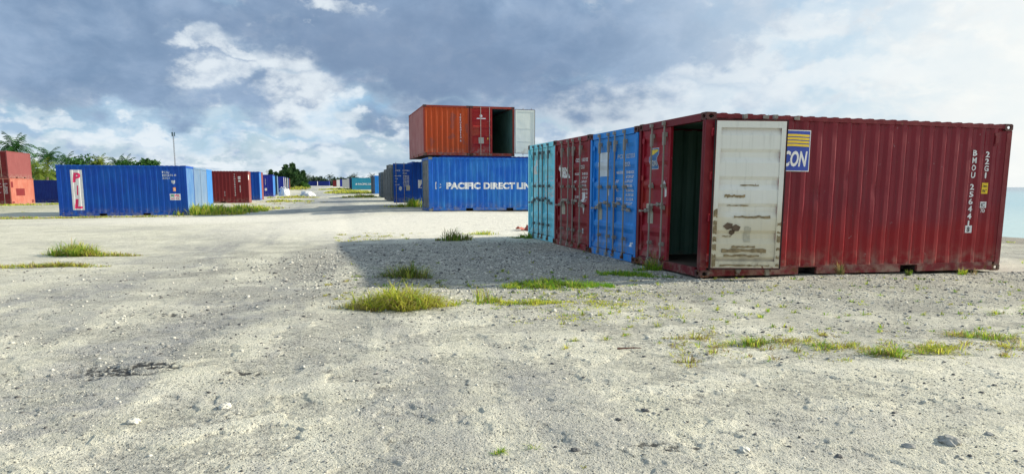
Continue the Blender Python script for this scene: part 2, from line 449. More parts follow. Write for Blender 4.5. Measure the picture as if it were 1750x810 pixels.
def text_bm(s, bold=0.0, shear=0.0):
    """outline of a string as a flat mesh: height of capitals = 1, left at x = 0"""
    k = (s, bold, shear)
    if k not in _txt:
        cu = bpy.data.curves.new('lettering', 'FONT')
        cu.body = s; cu.size = 1.0 / 0.73; cu.resolution_u = 3; cu.offset = bold; cu.shear = shear
        cu.fill_mode = 'FRONT' if hasattr(cu, 'fill_mode') else cu.fill_mode
        o = bpy.data.objects.new('lettering', cu)
        COL.objects.link(o)
        bpy.context.view_layer.update()
        me = bpy.data.meshes.new_from_object(o.evaluated_get(bpy.context.evaluated_depsgraph_get()))
        V = [tuple(v.co) for v in me.vertices]; Fc = [tuple(p.vertices) for p in me.polygons]
        x0 = min(v[0] for v in V) if V else 0
        V = [(v[0] - x0, v[1]) for v in V]
        _txt[k] = (V, Fc, max(v[0] for v in V) if V else 0)
        bpy.data.objects.remove(o); bpy.data.curves.remove(cu); bpy.data.meshes.remove(me)
    return _txt[k]


class Flat:
    """flat artwork in (a, z) with material indices, later wrapped on a corrugated sheet"""
    def __init__(s): s.v = []; s.f = []; s.mi = []; s.layer = []; s.g = []; s.gi = 0
    def _grp(s, layer, text=False):
        if layer == 0: s.gi += 1
        s.g.append(0 if (text and layer < 2) else s.gi)
    def rect(s, x0, z0, x1, z1, mi=0, layer=0):
        s._grp(layer); n = len(s.v); s.v += [(x0, z0), (x1, z0), (x1, z1), (x0, z1)]; s.f.append((n, n + 1, n + 2, n + 3)); s.mi.append(mi); s.layer += [layer] * 4
    def poly(s, pts, mi=0, layer=0):
        s._grp(layer); n = len(s.v); s.v += list(pts); s.f.append(tuple(range(n, n + len(pts)))); s.mi.append(mi); s.layer += [layer] * len(pts)
    def text(s, t, x, z, h, width=None, bold=0.02, mi=0, layer=1, shear=0.0, centre=False):
        V, Fc, w = text_bm(t, bold, shear)
        kx = (width / w) if width else h
        n = len(s.v)
        off = x - (w * kx / 2 if centre else 0)
        s.v += [(off + a * kx, z + b_ * h) for a, b_ in V]; s.layer += [layer] * len(V)
        for f in Fc: s.f.append(tuple(n + i for i in f)); s.mi.append(mi); s.g.append(0 if layer < 2 else s.gi)
    def vertical(s, t, x, ztop, h, pitch, w=None, bold=0.02, mi=0, layer=1):
        z = ztop - h
        for ch in t:
            if ch != ' ': s.text(ch, x, z, h, (w * .42 if (w and ch in '1I') else w), bold, mi, layer, centre=True)
            z -= pitch if ch != ' ' else pitch * 0.6
        return z
    def wrap(s, name, mats, parent, fmap, breaks=(), axis=0, lift=0.004):
        """fmap(a, z, lift) -> local 3D point"""
        if getattr(s, 'whole', False) or len(set(s.g)) == 1: return s._wrap(name, mats, parent, fmap, breaks, axis, lift, None)
        o = None
        for gk in sorted(set(s.g)): o = s._wrap(name if gk == 0 else ('sticker' if name == 'lettering' else name), mats, parent, fmap, breaks, axis, lift, gk)
        return o
    def _wrap(s, name, mats, parent, fmap, breaks, axis, lift, gk):
        bm = bmesh.new()
        ly = bm.verts.layers.float.new('layer')
        vs = []
        for (a, z), l in zip(s.v, s.layer):
            v = bm.verts.new((a, 0, z)); v[ly] = l; vs.append(v)
        for f, mi, g_ in zip(s.f, s.mi, s.g):
            if gk is not None and g_ != gk: continue
            try:
                fc = bm.faces.new([vs[i] for i in f]); fc.material_index = mi
            except ValueError: pass
        for v in [v for v in bm.verts if not v.link_faces]: bm.verts.remove(v)
        if s.v:
            lo = min(p[axis] for p in s.v); hi = max(p[axis] for p in s.v)
            for bk in breaks:
                if lo < bk < hi:
                    co = (bk, 0, 0) if axis == 0 else (0, 0, bk)
                    no = (1, 0, 0) if axis == 0 else (0, 0, 1)
                    bmesh.ops.bisect_plane(bm, geom=bm.verts[:] + bm.edges[:] + bm.faces[:], plane_co=co, plane_no=no, dist=1e-5)
        for v in bm.verts:
            v.co = fmap(v.co.x, v.co.z, lift + 0.0025 * v[ly])
        me = bpy.data.meshes.new(name)
        bm.to_mesh(me); bm.free()
        return link(name, me, parent, mats)


# ------------------------------------------------------------------ the container kit
L20, W8, H8 = 6.058, 2.438, 2.591
PIT = 0.278


def corr(x, x0, depth=0.036):
    """corrugation depth at distance x (0 = outer flat, negative = inwards)"""
    t = (x - x0) % PIT
    a, b_, c_, d = 0.072, 0.140, 0.210, 0.278
    if t < a: return 0.0
    if t < b_: return -depth * (t - a) / (b_ - a)
    if t < c_: return -depth
    return -depth * (1 - (t - c_) / (d - c_))


def corr_breaks(x0, x1):
    out = [x0]; k = x0
    while k < x1:
        for t in (0.072, 0.140, 0.210, 0.278):
            if k + t < x1: out.append(k + t)
        k += PIT
    out.append(x1)
    return out


DOOR_H = 2.27


def door_profile(h=DOOR_H):
    """list of (z, depth) of the folded door sheet, between the stiles"""
    pts = [(0.10, 0.0)]
    n = 5; span = (h - 0.20) / n
    for i in range(n):
        z = 0.10 + i * span
        pts += [(z + 0.03, 0.0), (z + 0.085, 0.034), (z + span - 0.13, 0.034), (z + span - 0.045, 0.0)]
    pts.append((h - 0.10, 0.0))
    return pts


def door_depth(z, h=DOOR_H):
    p = door_profile(h)
    for (z0, d0), (z1, d1) in zip(p, p[1:]):
        if z0 <= z <= z1 and z1 > z0: return d0 + (d1 - d0) * (z - z0) / (z1 - z0)
    return 0.0


def door_leaf(parent, side, mats, w=1.12, h=DOOR_H, detail=2, art=None, art_mats=(), handle_z=0.86, flat_inner=False, name='door'):
    """side=+1: leaf runs +X from its hinge (left leaf); -1: runs -X (right leaf). Outer face looks to -Y."""
    paint_m, bar_m, inner_m = mats
    s = side
    def X(a): return s * a
    mb = MB()
    def bx(a0, a1, y0, y1, z0, z1, mi=0):
        x0, x1 = sorted((X(a0), X(a1))); mb.box(x0, x1, y0, y1, z0, z1, mi)
    st = 0.075
    bx(0.0, st, 0, 0.05, 0, h); bx(w - st, w, 0, 0.05, 0, h)
    bx(st, w - st, 0, 0.05, 0, 0.09); bx(st, w - st, 0, 0.05, h - 0.09, h)
    prof = [(0.09, 0.0)] + door_profile(h)[1:-1] + [(h - 0.09, 0.0)]
    for (z0, d0), (z1, d1) in zip(prof, prof[1:]):
        xs = (X(st), X(w - st)) if s > 0 else (X(w - st), X(st))
        mb.quad((xs[0], d0 + .006, z0), (xs[1], d0 + .006, z0), (xs[1], d1 + .006, z1), (xs[0], d1 + .006, z1))
    d = mb.build(name, [paint_m], parent)
    # inner lining
    ib = MB()
    xs = (X(st), X(w - st))
    if inner_m:
        for (z0, d0), (z1, d1) in zip(prof, prof[1:]):
            y0, y1 = (0.046, 0.046) if flat_inner else (d0 + 0.012, d1 + 0.012)
            ib.quad((xs[1], y0, z0), (xs[0], y0, z0), (xs[0], y1, z1), (xs[1], y1, z1))
        def ix(a0, a1, y0, y1, z0, z1):
            x0, x1 = sorted((X(a0), X(a1))); ib.box(x0, x1, y0, y1, z0, z1)
        ix(0.012, st + .01, 0.0505, 0.062, 0.012, h - .012); ix(w - st - .01, w - 0.012, 0.0505, 0.062, 0.012, h - .012)
        ix(st + .01, w - st - .01, 0.0505, 0.060, 0.012, 0.115); ix(st + .01, w - st - .01, 0.0505, 0.060, h - 0.115, h - .012)
        if flat_inner:
            for zz in (0.62, 1.30): ix(st + .01, w - st - .01, 0.048, 0.056, zz, zz + 0.02)
        ib.build('inner_panel', [inner_m], d)
        gb = MB()
        def gx(a0, a1, y0, y1, z0, z1):
            x0, x1 = sorted((X(a0), X(a1))); gb.box(x0, x1, y0, y1, z0, z1)
        gx(-0.012, 0.0, .02, .066, 0, h); gx(w, w + 0.012, .02, .066, 0, h); gx(0, w, .02, .066, h, h + .012); gx(0, w, .02, .066, -.012, 0)
        gb.build('gasket', [M['rubber']], d)
    if detail >= 1:
        for a in (0.43 * w, 0.86 * w):
            b = MB()
            x = X(a)
            b.tube((x, -0.045, -0.10), (x, -0.045, h + 0.085), 0.017, n=8 if detail > 1 else 5)
            if detail > 1:
                for zz in (-0.02, 0.28, 0.92, 1.30, h - 0.12):
                    b.box(x - 0.045, x + 0.045, -0.030, -0.001, zz - 0.035, zz + 0.035)
                    b.box(x - 0.026, x + 0.026, -0.068, -0.030, zz - 0.025, zz + 0.025)
                b.box(x - 0.03, x + 0.03, -0.085, -0.01, -0.115, -0.055)
                b.box(x - 0.03, x + 0.03, -0.085, -0.01, h + 0.035, h + 0.095)
                b.box(x - 0.034, x + 0.034, -0.064, -0.026, h - .30, h - .08)
            b.build('locking_bar', [bar_m], d)
            if detail > 1:
                hb = MB()
                hz = handle_z + (0.12 if a > 0.6 * w else 0.0)
                dirn = -1 if a > 0.6 * w else -1
                e = a + dirn * 0.36
                hb.tube((x, -0.062, hz), (X(e), -0.072, hz - 0.02), 0.010, n=6)
                hb.box(min(X(e - .02), X(e + .06)), max(X(e - .02), X(e + .06)), -0.082, -0.060, hz - 0.035, hz + 0.005)
                hb.box(min(X(a - 0.22), X(a - 0.14)), max(X(a - 0.22), X(a - 0.14)), -0.050, -0.001, hz - 0.04, hz + 0.03)
                hb.box(x - .026, x + .026, -0.072, -0.030, hz - 0.024, hz + 0.024)
                hb.build('door_handle', [bar_m], d)
    if detail > 1:
        for zz in (0.16, 0.80, 1.45, h - 0.18):
            hb = MB()
            x0, x1 = sorted((X(-0.035), X(0.11)))
            hb.box(x0, x1, -0.016, 0.0, zz - 0.045, zz + 0.045)
            hb.tube((X(-0.03), -0.014, zz - 0.06), (X(-0.03), -0.014, zz + 0.06), 0.018, n=8)
            hb.build('hinge', [paint_m], d)
    if art:
        art.wrap('lettering', art_mats, d, lambda a, z, l: Vector((a, door_depth(z, h) + 0.006 - l, z)), [p[0] for p in door_profile(h)], axis=1)
    return d


def plate_hole(mb, o, u, v, n, su, sv_, hu, hv, t):
    """a thick plate with an oval hole; o = centre, u/v = in-plane axes, n = outward"""
    K = 16
    o = Vector(o); u = Vector(u); v = Vector(v); n = Vector(n)
    def ring(fu, square, off):
        out = []
        for i in range(K):
            a = 2 * math.pi * (i + 0.5) / K
            ca, sa = math.cos(a), math.sin(a)
            if square:
                m_ = max(abs(ca), abs(sa)); p = o + u * (su * ca / m_) + v * (sv_ * sa / m_)
            else: p = o + u * (hu * ca) + v * (hv * sa)
            out.append(tuple(p + n * off))
        return out
    base = len(mb.v)
    mb.v += ring(0, True, 0) + ring(0, False, 0) + ring(0, False, -t)
    for i in range(K):
        j = (i + 1) % K
        mb.f.append((base + i, base + j, base + K + j, base + K + i)); mb.mi.append(0)
        mb.f.append((base + K + i, base + K + j, base + 2 * K + j, base + 2 * K + i)); mb.mi.append(0)


def casting_mesh(sx, sy, sz, fine):
    """corner casting centred on the origin, outer faces at +sx,+sy,+sz side"""
    mb = MB()
    a, b_, c_ = 0.089, 0.081, 0.059
    if not fine:
        mb.box(-a, a, -b_, b_, -c_, c_); return mb
    plate_hole(mb, (0, sy * b_, 0), (1, 0, 0), (0, 0, 1), (0, sy, 0), a, c_, 0.045, 0.032, 0.03)
    plate_hole(mb, (sx * a, 0, 0), (0, 1, 0), (0, 0, 1), (sx, 0, 0), b_, c_, 0.045, 0.032, 0.03)
    plate_hole(mb, (0, 0, sz * c_), (1, 0, 0), (0, 1, 0), (0, 0, sz), a, b_, 0.055, 0.035, 0.03)
    mb.quad((-a, -sy * b_, -c_), (a, -sy * b_, -c_), (a, -sy * b_, c_), (-a, -sy * b_, c_))
    mb.quad((-sx * a, -b_, -c_), (-sx * a, b_, -c_), (-sx * a, b_, c_), (-sx * a, -b_, c_))
    mb.quad((-a, -b_, -sz * c_), (a, -b_, -sz * c_), (a, b_, -sz * c_), (-a, b_, -sz * c_))
    return mb


def container(label, centre, rot, side, end=None, roof=None, frame=None, doors=None, bars=None, castm=None, H=H8, L=L20, detail=2,
              left_open=None, right_open=None, lining=None, group=None, left_art=None, right_art=None, art_mats=None, tilt=(0, 0), cat='container',
              flat_inner=False, door_lining=None, left_mat=None, right_mat=None, side_side=None):
    end = end or side; roof = roof or side; frame = frame or side; doors = doors or side; bars = bars or M['bar']; castm = castm or frame
    root = empty('shipping_container', centre, (tilt[1], tilt[0], rot))
    tag(root, label, cat, group)
    hl, hw = L / 2, W8 / 2
    zb, zt = 0.155, H - 0.075
    # side walls (corrugated)
    x0, x1 = -hl + 0.11, hl - 0.11
    bk = corr_breaks(x0, x1)
    for sy in (-1, 1):
        mb = MB()
        for xa, xb in zip(bk, bk[1:]):
            ya, yb = [sy * (hw - 0.012 + corr(x, x0)) for x in (xa + 1e-6, xb - 1e-6)]
            if sy < 0 and detail > 1:
                def dent(x, z):
                    d_ = 0.010 * max(0.0, math.sin(x * 2.1 + 1.3 * math.sin(z * 1.7 + x)) * math.sin(z * 2.6 + 1.7 * math.sin(x * 1.9)))
                    for dx_, dz_, r_, a_ in ((-.95, 1.35, .16, .022), (-.35, 1.62, .13, .018), (.25, 1.42, .15, .020), (1.15, 1.75, .12, .014), (-1.2, .78, .28, .022), (.6, .62, .2, .012), (2.55, 1.9, .10, .012), (1.9, .5, .25, .014)):
                        d_ += a_ * math.exp(-((x - dx_) ** 2 + (z - dz_) ** 2) / r_ ** 2)
                    return min(d_ * .75, .019) * min(1, (z - zb) * 5, (zt - z) * 5)
                zz_ = [zb + (zt - zb) * i / 28 for i in range(29)]
                for za, zc in zip(zz_, zz_[1:]):
                    mb.quad((xa, ya + dent(xa, za), za), (xb, yb + dent(xb, za), za), (xb, yb + dent(xb, zc), zc), (xa, ya + dent(xa, zc), zc))
            elif sy < 0: mb.quad((xa, ya, zb), (xb, yb, zb), (xb, yb, zt), (xa, ya, zt))
            else: mb.quad((xb, yb, zb), (xa, ya, zb), (xa, ya, zt), (xb, yb, zt))
        mb.build('side_wall', [side], root)
    # blind end wall at +X
    y0, y1 = -hw + 0.09, hw - 0.09
    bk2 = corr_breaks(y0, y1)
    mb = MB()
    for ya, yb in zip(bk2, bk2[1:]):
        xa, xb = [hl - 0.012 + corr(y, y0, 0.044) for y in (ya + 1e-6, yb - 1e-6)]
        mb.quad((xa, ya, zb), (xb, yb, zb), (xb, yb, H - 0.10), (xa, ya, H - 0.10))
    mb.build('end_wall', [end], root)
    # roof with its shallow cross ribs, slightly proud of the rails
    mb = MB()
    xs = [-hl + 0.17]; zs = [H - 0.028]
    k = -hl + 0.24
    while k < hl - 0.24:
        for t, z in ((0.0, -0.028), (0.05, -0.003), (0.13, -0.003), (0.18, -0.028)):
            xs.append(k + t); zs.append(H + z)
        k += 0.209 + 0.02
    xs.append(hl - 0.17); zs.append(H - 0.028)
    for i in range(len(xs) - 1):
        if xs[i + 1] <= xs[i]: continue
        mb.quad((xs[i], -hw + 0.03, zs[i]), (xs[i + 1], -hw + 0.03, zs[i + 1]), (xs[i + 1], hw - 0.03, zs[i + 1]), (xs[i], hw - 0.03, zs[i]))
        for y_, f_ in ((-hw + 0.03, 1), (hw - 0.03, -1)):
            mb.quad((xs[i], y_, H - 0.075), (xs[i + 1], y_, H - 0.075), (xs[i + 1], y_, zs[i + 1]), (xs[i], y_, zs[i]))
    mb.box(-hl + 0.03, -hl + 0.17, -hw + .1, hw - .1, H - 0.04, H - 0.012); mb.box(hl - 0.17, hl - 0.03, -hw + .1, hw - .1, H - 0.04, H - 0.012)
    mb.build('roof', [roof], root)
    # floor
    mb = MB(); mb.box(-hl + 0.05, hl - 0.05, -hw + 0.06, hw - 0.06, 0.12, 0.15)
    for i in range(12):
        x = -hl + 0.3 + i * (L - 0.6) / 11
        mb.box(x - 0.03, x + 0.03, -hw + 0.07, hw - 0.07, 0.03, 0.119)
    mb.build('floor', [M['wood_floor']], root)
    # rails
    pk = [(-1.025 - 0.18, -1.025 + 0.18), (1.025 - 0.18, 1.025 + 0.18)]
    for sy in (-1, 1):
        ya, yb = sorted((sy * hw, sy * (hw - 0.05)))
        mb = MB(); cuts = [-hl + 0.178] + [c_ for p in pk for c_ in p] + [hl - 0.178]
        for i in range(0, len(cuts), 2): mb.box(cuts[i], cuts[i + 1], ya, yb, 0.02, 0.156)
        for p in pk: mb.box(p[0], p[1], ya, yb, 0.135, 0.156)
        mb.build('bottom_rail', [frame], root)
        mb = MB(); mb.box(-hl + 0.178, hl - 0.178, *sorted((sy * (hw - 0.003), sy * (hw - 0.06))), H - 0.085, H - 0.018); mb.build('top_rail', [frame], root)
    for p in pk:
        mb = MB()
        mb.quad((p[0], -hw + .05, .03), (p[0], hw - .05, .03), (p[0], hw - .05, .117), (p[0], -hw + .05, .117))
        mb.quad((p[1], -hw + .05, .03), (p[1], hw - .05, .03), (p[1], hw - .05, .117), (p[1], -hw + .05, .117))
        mb.quad((p[0], -hw + .3, .03), (p[1], -hw + .3, .03), (p[1], -hw + .3, .117), (p[0], -hw + .3, .117))
        mb.build('forklift_pocket', [M['dark_steel']], root)
    # posts, castings
    for sx in (-1, 1):
        for sy in (-1, 1):
            mb = MB()
            xa, xb = sorted((sx * (hl - 0.004), sx * (hl - 0.115)))
            ya, yb = sorted((sy * (hw - 0.004), sy * (hw - 0.085)))
            if sx < 0:  # door post: a channel
                mb.box(xa, xb, ya, yb, 0.118, H - 0.118)
                mb.box(xa - .003, xa + .02, min(sy * (hw - .055), sy * (hw - .10)), max(sy * (hw - .055), sy * (hw - .10)), .16, H - .13)
            else: mb.box(xa, xb, ya, yb, 0.118, H - 0.118)
            mb.build('corner_post', [frame], root)
            for sz, zc in ((-1, 0.059), (1, H - 0.059)):
                c = casting_mesh(sx, sy, sz, detail > 1)
                c.v = [(p[0] + sx * (hl - 0.089), p[1] + sy * (hw - 0.081), p[2] + zc) for p in c.v]
                c.build('corner_casting', [castm], root)
    # end frames
    mb = MB(); mb.box(-hl + 0.0, -hl + 0.09, -hw + 0.162, hw - 0.162, H - 0.125, H - 0.008); mb.build('door_header', [frame], root)
    mb = MB(); mb.box(-hl + 0.0, -hl + 0.10, -hw + 0.162, hw - 0.162, 0.01, 0.148); mb.build('door_sill', [frame], root)
    mb = MB(); mb.box(hl - 0.06, hl, -hw + 0.162, hw - 0.162, H - 0.11, H - 0.012); mb.build('end_rail', [frame], root); mb = MB(); mb.box(hl - 0.06, hl, -hw + 0.162, hw - 0.162, 0.02, 0.16); mb.build('end_rail', [frame], root)
    # lining for an open box
    if lining:
        for sy in (-1, 1):
            mb = MB()
            for xa, xb in zip(bk, bk[1:]):
                ya, yb = [sy * (hw - 0.034 + corr(x, x0)) for x in (xa + 1e-6, xb - 1e-6)]
                mb.quad((xa, ya, zb), (xb, yb, zb), (xb, yb, zt), (xa, ya, zt))
            mb.build('inner_wall', [lining], root)
        mb = MB(); mb.box(hl - .09, hl - .075, -hw + .1, hw - .1, .16, H - .1); mb.build('inner_wall', [lining], root)
        mb = MB(); mb.box(-hl + .15, hl - .1, -hw + .1, hw - .1, H - .055, H - .045); mb.build('inner_ceiling', [lining], root)
    # doors
    hz = 0.158; dh = H - 0.125 - 0.005 - hz
    w = hw - 0.095 - 0.008
    for sy, op, art, dm in ((1, left_open, left_art, left_mat), (-1, right_open, right_art, right_mat)):
        d = door_leaf(root, 1 if sy > 0 else -1, (dm or doors, bars, (door_lining or lining) if op else None), w=w, h=dh, detail=detail, art=art, art_mats=art_mats or [M['white_mark']], flat_inner=flat_inner)
        d.location = (-hl + 0.035, sy * (hw - 0.095), hz)
        r = -math.pi / 2
        if op:
            r += -op if sy > 0 else op
            d.location.x = -hl + (0.13 if op > 4 else -0.02); d.location.y = sy * (hw + (0.05 if op > 4 else 0.01))
        d.rotation_euler = (0, 0, r)
    return root


def side_art(root, fl, mats, sy=-1, L=L20, name='lettering'):
    """artwork on the long side; a = metres from the left end as seen from outside"""
    hl = L / 2; x0 = -hl + 0.11; hw = W8 / 2
    bk = corr_breaks(x0, hl - 0.11)
    if sy < 0:
        return fl.wrap(name, mats, root, lambda a, z, l: Vector((a - hl, -(hw - 0.012 + corr(a - hl, x0)) - l, z)), [b + hl for b in bk])
    return fl.wrap(name, mats, root, lambda a, z, l: Vector((hl - a, (hw - 0.012 + corr(hl - a, x0)) + l, z)), [hl - b for b in bk])


def end_art(root, fl, mats, L=L20):
    """artwork on the blind end; a = metres from the left edge seen from outside"""
    hw = W8 / 2; y0 = -hw + 0.09; hl = L / 2
    bk = corr_breaks(y0, hw - 0.09)
    return fl.wrap('lettering', mats, root, lambda a, z, l: Vector((hl - 0.012 + corr(a - hw, y0, 0.044) + l, a - hw, z)), [b + hw for b in bk])


def far_container(label, centre, rot, side, end=None, frame=None, group=None, leaf=None, H=H8, cat='container'):
    """a container too far to show rails and bars: corrugated body, frame, two doors"""
    end = end or side; frame = frame or side
    root = empty('shipping_container', centre, (0, 0, rot))
    tag(root, label, cat, group)
    hl, hw = L20 / 2, W8 / 2
    for sy in (-1, 1):
        mb = MB(); bk = corr_breaks(-hl + .1, hl - .1)
        for xa, xb in zip(bk, bk[1:]):
            ya, yb = [sy * (hw - 0.012 + corr(x, -hl + .1)) for x in (xa + 1e-6, xb - 1e-6)]
            mb.quad((xa, ya, .15), (xb, yb, .15), (xb, yb, H - .08), (xa, ya, H - .08))
        mb.build('side_wall', [side], root)
    mb = MB(); bk = corr_breaks(-hw + .09, hw - .09)
    for ya, yb in zip(bk, bk[1:]):
        xa, xb = [hl - 0.012 + corr(y, -hw + .09, .044) for y in (ya + 1e-6, yb - 1e-6)]
        mb.quad((xa, ya, .15), (xb, yb, .15), (xb, yb, H - .1), (xa, ya, H - .1))
    mb.build('end_wall', [end], root)
    mb = MB(); mb.box(-hl + .05, hl - .05, -hw + .03, hw - .03, H - .05, H - .01); mb.build('roof', [side], root)
    mb = MB()
    for sx in (-1, 1):
        for sy in (-1, 1): mb.box(*sorted((sx * hl, sx * (hl - .12))), *sorted((sy * hw, sy * (hw - .09))), 0, H)
    for sy in (-1, 1):
        mb.box(-hl + .12, hl - .12, *sorted((sy * hw, sy * (hw - .05))), .02, .16); mb.box(-hl + .12, hl - .12, *sorted((sy * (hw - .002), sy * (hw - .05))), H - .09, H - .02)
    for sx in (-1, 1):
        mb.box(*sorted((sx * hl, sx * (hl - .06))), -hw + .09, hw - .09, .02, .16); mb.box(*sorted((sx * hl, sx * (hl - .06))), -hw + .09, hw - .09, H - .12, H - .02)
    mb.build('frame', [frame], root)
    for sy in (-1, 1):
        mb = MB(); y0, y1 = (0.006, hw - .095) if sy > 0 else (-hw + .095, -.006)
        mb.box(-hl + .03, -hl + .07, y0, y1, .165, H - .125)
        for t in (.3, .75): mb.tube((-hl + .01, y0 + t * (y1 - y0), .1), (-hl + .01, y0 + t * (y1 - y0), H - .05), .02, n=5)
        d = mb.build('door', [leaf if (leaf and sy < 0) else end], root)
        if leaf and sy < 0:                     # right leaf swung open across the row
            mb2 = MB(); mb2.box(-1.12, 0, -.025, .025, 0, H - .29)
            me = mb2.mesh('door'); me.materials.append(leaf); d.data = me
            d.location = (-hl - .03, -hw + .0, .165)
    return root


def place_left(corner, rot=TH):     # near-left bottom corner, long side to the camera
    a = Vector((math.cos(rot), math.sin(rot), 0)); b = Vector((-math.sin(rot), math.cos(rot), 0))
    return Vector(corner) + a * (L20 / 2) + b * (W8 / 2)


def place_right(corner, rot=TH):    # near-right bottom corner, long side to the camera
    a = Vector((math.cos(rot), math.sin(rot), 0)); b = Vector((-math.sin(rot), math.cos(rot), 0))
    return Vector(corner) - a * (L20 / 2) + b * (W8 / 2)


def place_end(corner, rot=TH, right=False):      # short end to the camera
    a = Vector((math.cos(rot), math.sin(rot), 0)); b = Vector((-math.sin(rot), math.cos(rot), 0))
    return Vector(corner) + a * (W8 / 2) * (-1 if right else 1) + b * (L20 / 2)

# ================================================================== THE PLACE
# ------------------------------------------------------------------ ground: one sheet, finest where it is seen from close by
def axis_th():
    d = [R(a) for a in np.linspace(-44, 44, 900)]
    out = list(np.linspace(-math.pi, R(-44), 50)[:-1]) + d + list(np.linspace(R(44), math.pi, 50)[1:])
    return np.array(out)


rr = np.concatenate([[0.02, 0.5, 1.0, 1.6], np.geomspace(2.2, 22, 760), np.geomspace(22, 300, 190)[1:], np.geomspace(300, 9000, 40)[1:]])
tt = axis_th()
RR, TT = np.meshgrid(rr, tt, indexing='ij')
GX = RR * np.sin(TT); GY = RR * np.cos(TT)
GZ = terr(GX, GY)


def seg_dist(x, y, pts):
    best = np.full(x.shape, 1e9)
    for (ax, ay), (bx_, by_) in zip(pts, pts[1:]):
        vx, vy = bx_ - ax, by_ - ay
        t = np.clip(((x - ax) * vx + (y - ay) * vy) / (vx * vx + vy * vy), 0, 1)
        best = np.minimum(best, np.hypot(x - ax - t * vx, y - ay - t * vy))
    return best


def ellip(x, y, cx_, cy_, rx, ry, ang=0.0):
    ca, sa = math.cos(ang), math.sin(ang)
    X = (x - cx_) * ca + (y - cy_) * sa; Y = (y - cy_) * ca - (x - cx_) * sa
    return np.clip(1.5 - np.sqrt((X / rx) ** 2 + (Y / ry) ** 2), 0, 1)


wob = fbm(GX, GY, 4, 0.9)
# gravelly ground by the doors and the beach; darkness partly paints the row's shadow
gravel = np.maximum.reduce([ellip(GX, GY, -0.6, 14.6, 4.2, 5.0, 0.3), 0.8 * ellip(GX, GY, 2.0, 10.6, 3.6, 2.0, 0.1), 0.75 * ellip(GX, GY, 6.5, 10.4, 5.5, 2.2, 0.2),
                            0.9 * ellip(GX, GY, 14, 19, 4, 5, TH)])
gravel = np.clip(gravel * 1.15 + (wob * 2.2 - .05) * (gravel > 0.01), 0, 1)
# old wheel lines with damp fines
tracks = [([gnd(u, v) for u, v in ((-60, 720), (130, 645), (330, 570), (480, 500), (570, 440), (600, 400), (592, 365), (570, 345))], 0.36, 1.0),
          ([gnd(u, v) for u, v in ((150, 810), (420, 660), (600, 570), (660, 520))], 0.20, 0.45),
          ([gnd(u, v) for u, v in ((560, 810), (700, 720), (900, 655), (1100, 640))], 0.20, 0.30),
          ([gnd(u, v) for u, v in ((-100, 590), (150, 510), (330, 440), (470, 385), (520, 355), (540, 340))], 0.45, 0.60),
          ([gnd(u, v) for u, v in ((1200, 800), (1420, 740), (1640, 715), (1900, 705))], 0.16, 0.30)]
damp = np.zeros(GX.shape)
rutz = np.zeros(GX.shape)
for pts, w_, k_ in tracks:
    d_ = seg_dist(GX, GY, pts)
    damp = np.maximum(damp, k_ * np.clip(1.5 - d_ / (w_ * 1.5) + wob * 3.5, 0, 1))
    rutz -= 0.018 * k_ * np.exp(-(d_ / w_) ** 2)
perp = GX * .975 + GY * .22; along = GY * .975 - GX * .22
_rc = seg_dist(GX, GY, [(-2.2, 4), (-3.4, 10), (-5.2, 22), (-18, 70), (-60, 225), (-110, 420)])
strk = fbm(perp * 1.0, along * 0.10, 4, 1.5)
damp = np.clip(damp + np.clip(strk * 4.5 - .15, 0, .6) * np.clip(1.8 - _rc / 3.0, 0, 1), 0, 1)
soak = np.maximum.reduce([ellip(GX, GY, *gnd(215, 635), 0.40, 0.22, 0.25), ellip(GX, GY, *gnd(410, 640), 0.22, 0.06, 0.2), 0.7 * ellip(GX, GY, *gnd(300, 545), 0.3, 0.08), 0.5 * ellip(GX, GY, *gnd(1150, 770), 0.3, 0.1), 0.6 * ellip(GX, GY, *gnd(360, 720), 0.3, 0.08, 0.6)])
soak = np.clip(soak * (0.50 + 2.2 * fbm(GX, GY, 4, 7.0)) + 2.0 * soak * fbm(GX, GY, 3, 22.0), 0, 1)
# packed pale road running away
road_c = seg_dist(GX, GY, [(-3, 6), (-5.2, 22), (-18, 70), (-60, 225), (-110, 420)])
road = np.clip(1.6 - road_c / (4.5 + 0.0 * GX), 0, 1)
road_shade_grey = np.clip(1.5 - road_c / 4.0, 0, 1) * np.clip((RR - 34) / 10, 0, 1) * np.clip(.75 + 3 * fbm(GX, GY * .3, 3, .12), .2, 1)  # far road greyed: grey surface plus container shadows painted into the colour
sea_s = GX * A.x + GY * A.y
sand = np.clip((sea_s - 17.0 + wob * 2) / 3.0, 0, 1)
# green bloom of low growth off the road, far out
scrub = np.clip((fbm(GX, GY, 4, 0.05) + 0.08) * 5, 0, 1) * np.clip((road_c - 9) / 5, 0, 1) * np.clip((RR - 45) / 30, 0, 1) * (sea_s < 16)

near = np.clip((60 - RR) / 45, 0, 1)
micro = 0.045 * fbm(GX, GY, 3, 0.55) + 0.022 * fbm(GX + 9, GY, 4, 1.9)
ridge = 0.5 - np.abs(fbm(GX * 0.8 + GY * 0.35, GY * 1.5, 4, 3.1))
micro += 0.018 * (ridge - 0.4) * np.clip((12 - RR) / 8, 0, 1)
lump = np.clip(fbm(GX, GY, 3, 11.0) - 0.12, 0, 1)
micro += 0.002 * lump * np.clip((13 - RR) / 6, 0, 1)
micro += 0.005 * fbm(GX, GY, 2, 34.0) * np.clip((9 - RR) / 4, 0, 1)
crust_n = fbm(GX * .9 + .35 * fbm(GX, GY, 3, 2.5), GY * 1.1 + .35 * fbm(GX + 5, GY, 3, 2.5), 5, 1.5)
crust = np.clip((crust_n + .02) * 16, 0, 1)          # pale crusted plates standing a little above gritty hollows
crust2 = np.clip((fbm(GX + 30, GY * 1.2, 5, 4.2) + .03) * 8, 0, 1)
fade_c = np.clip((15 - RR) / 8, 0, 1)
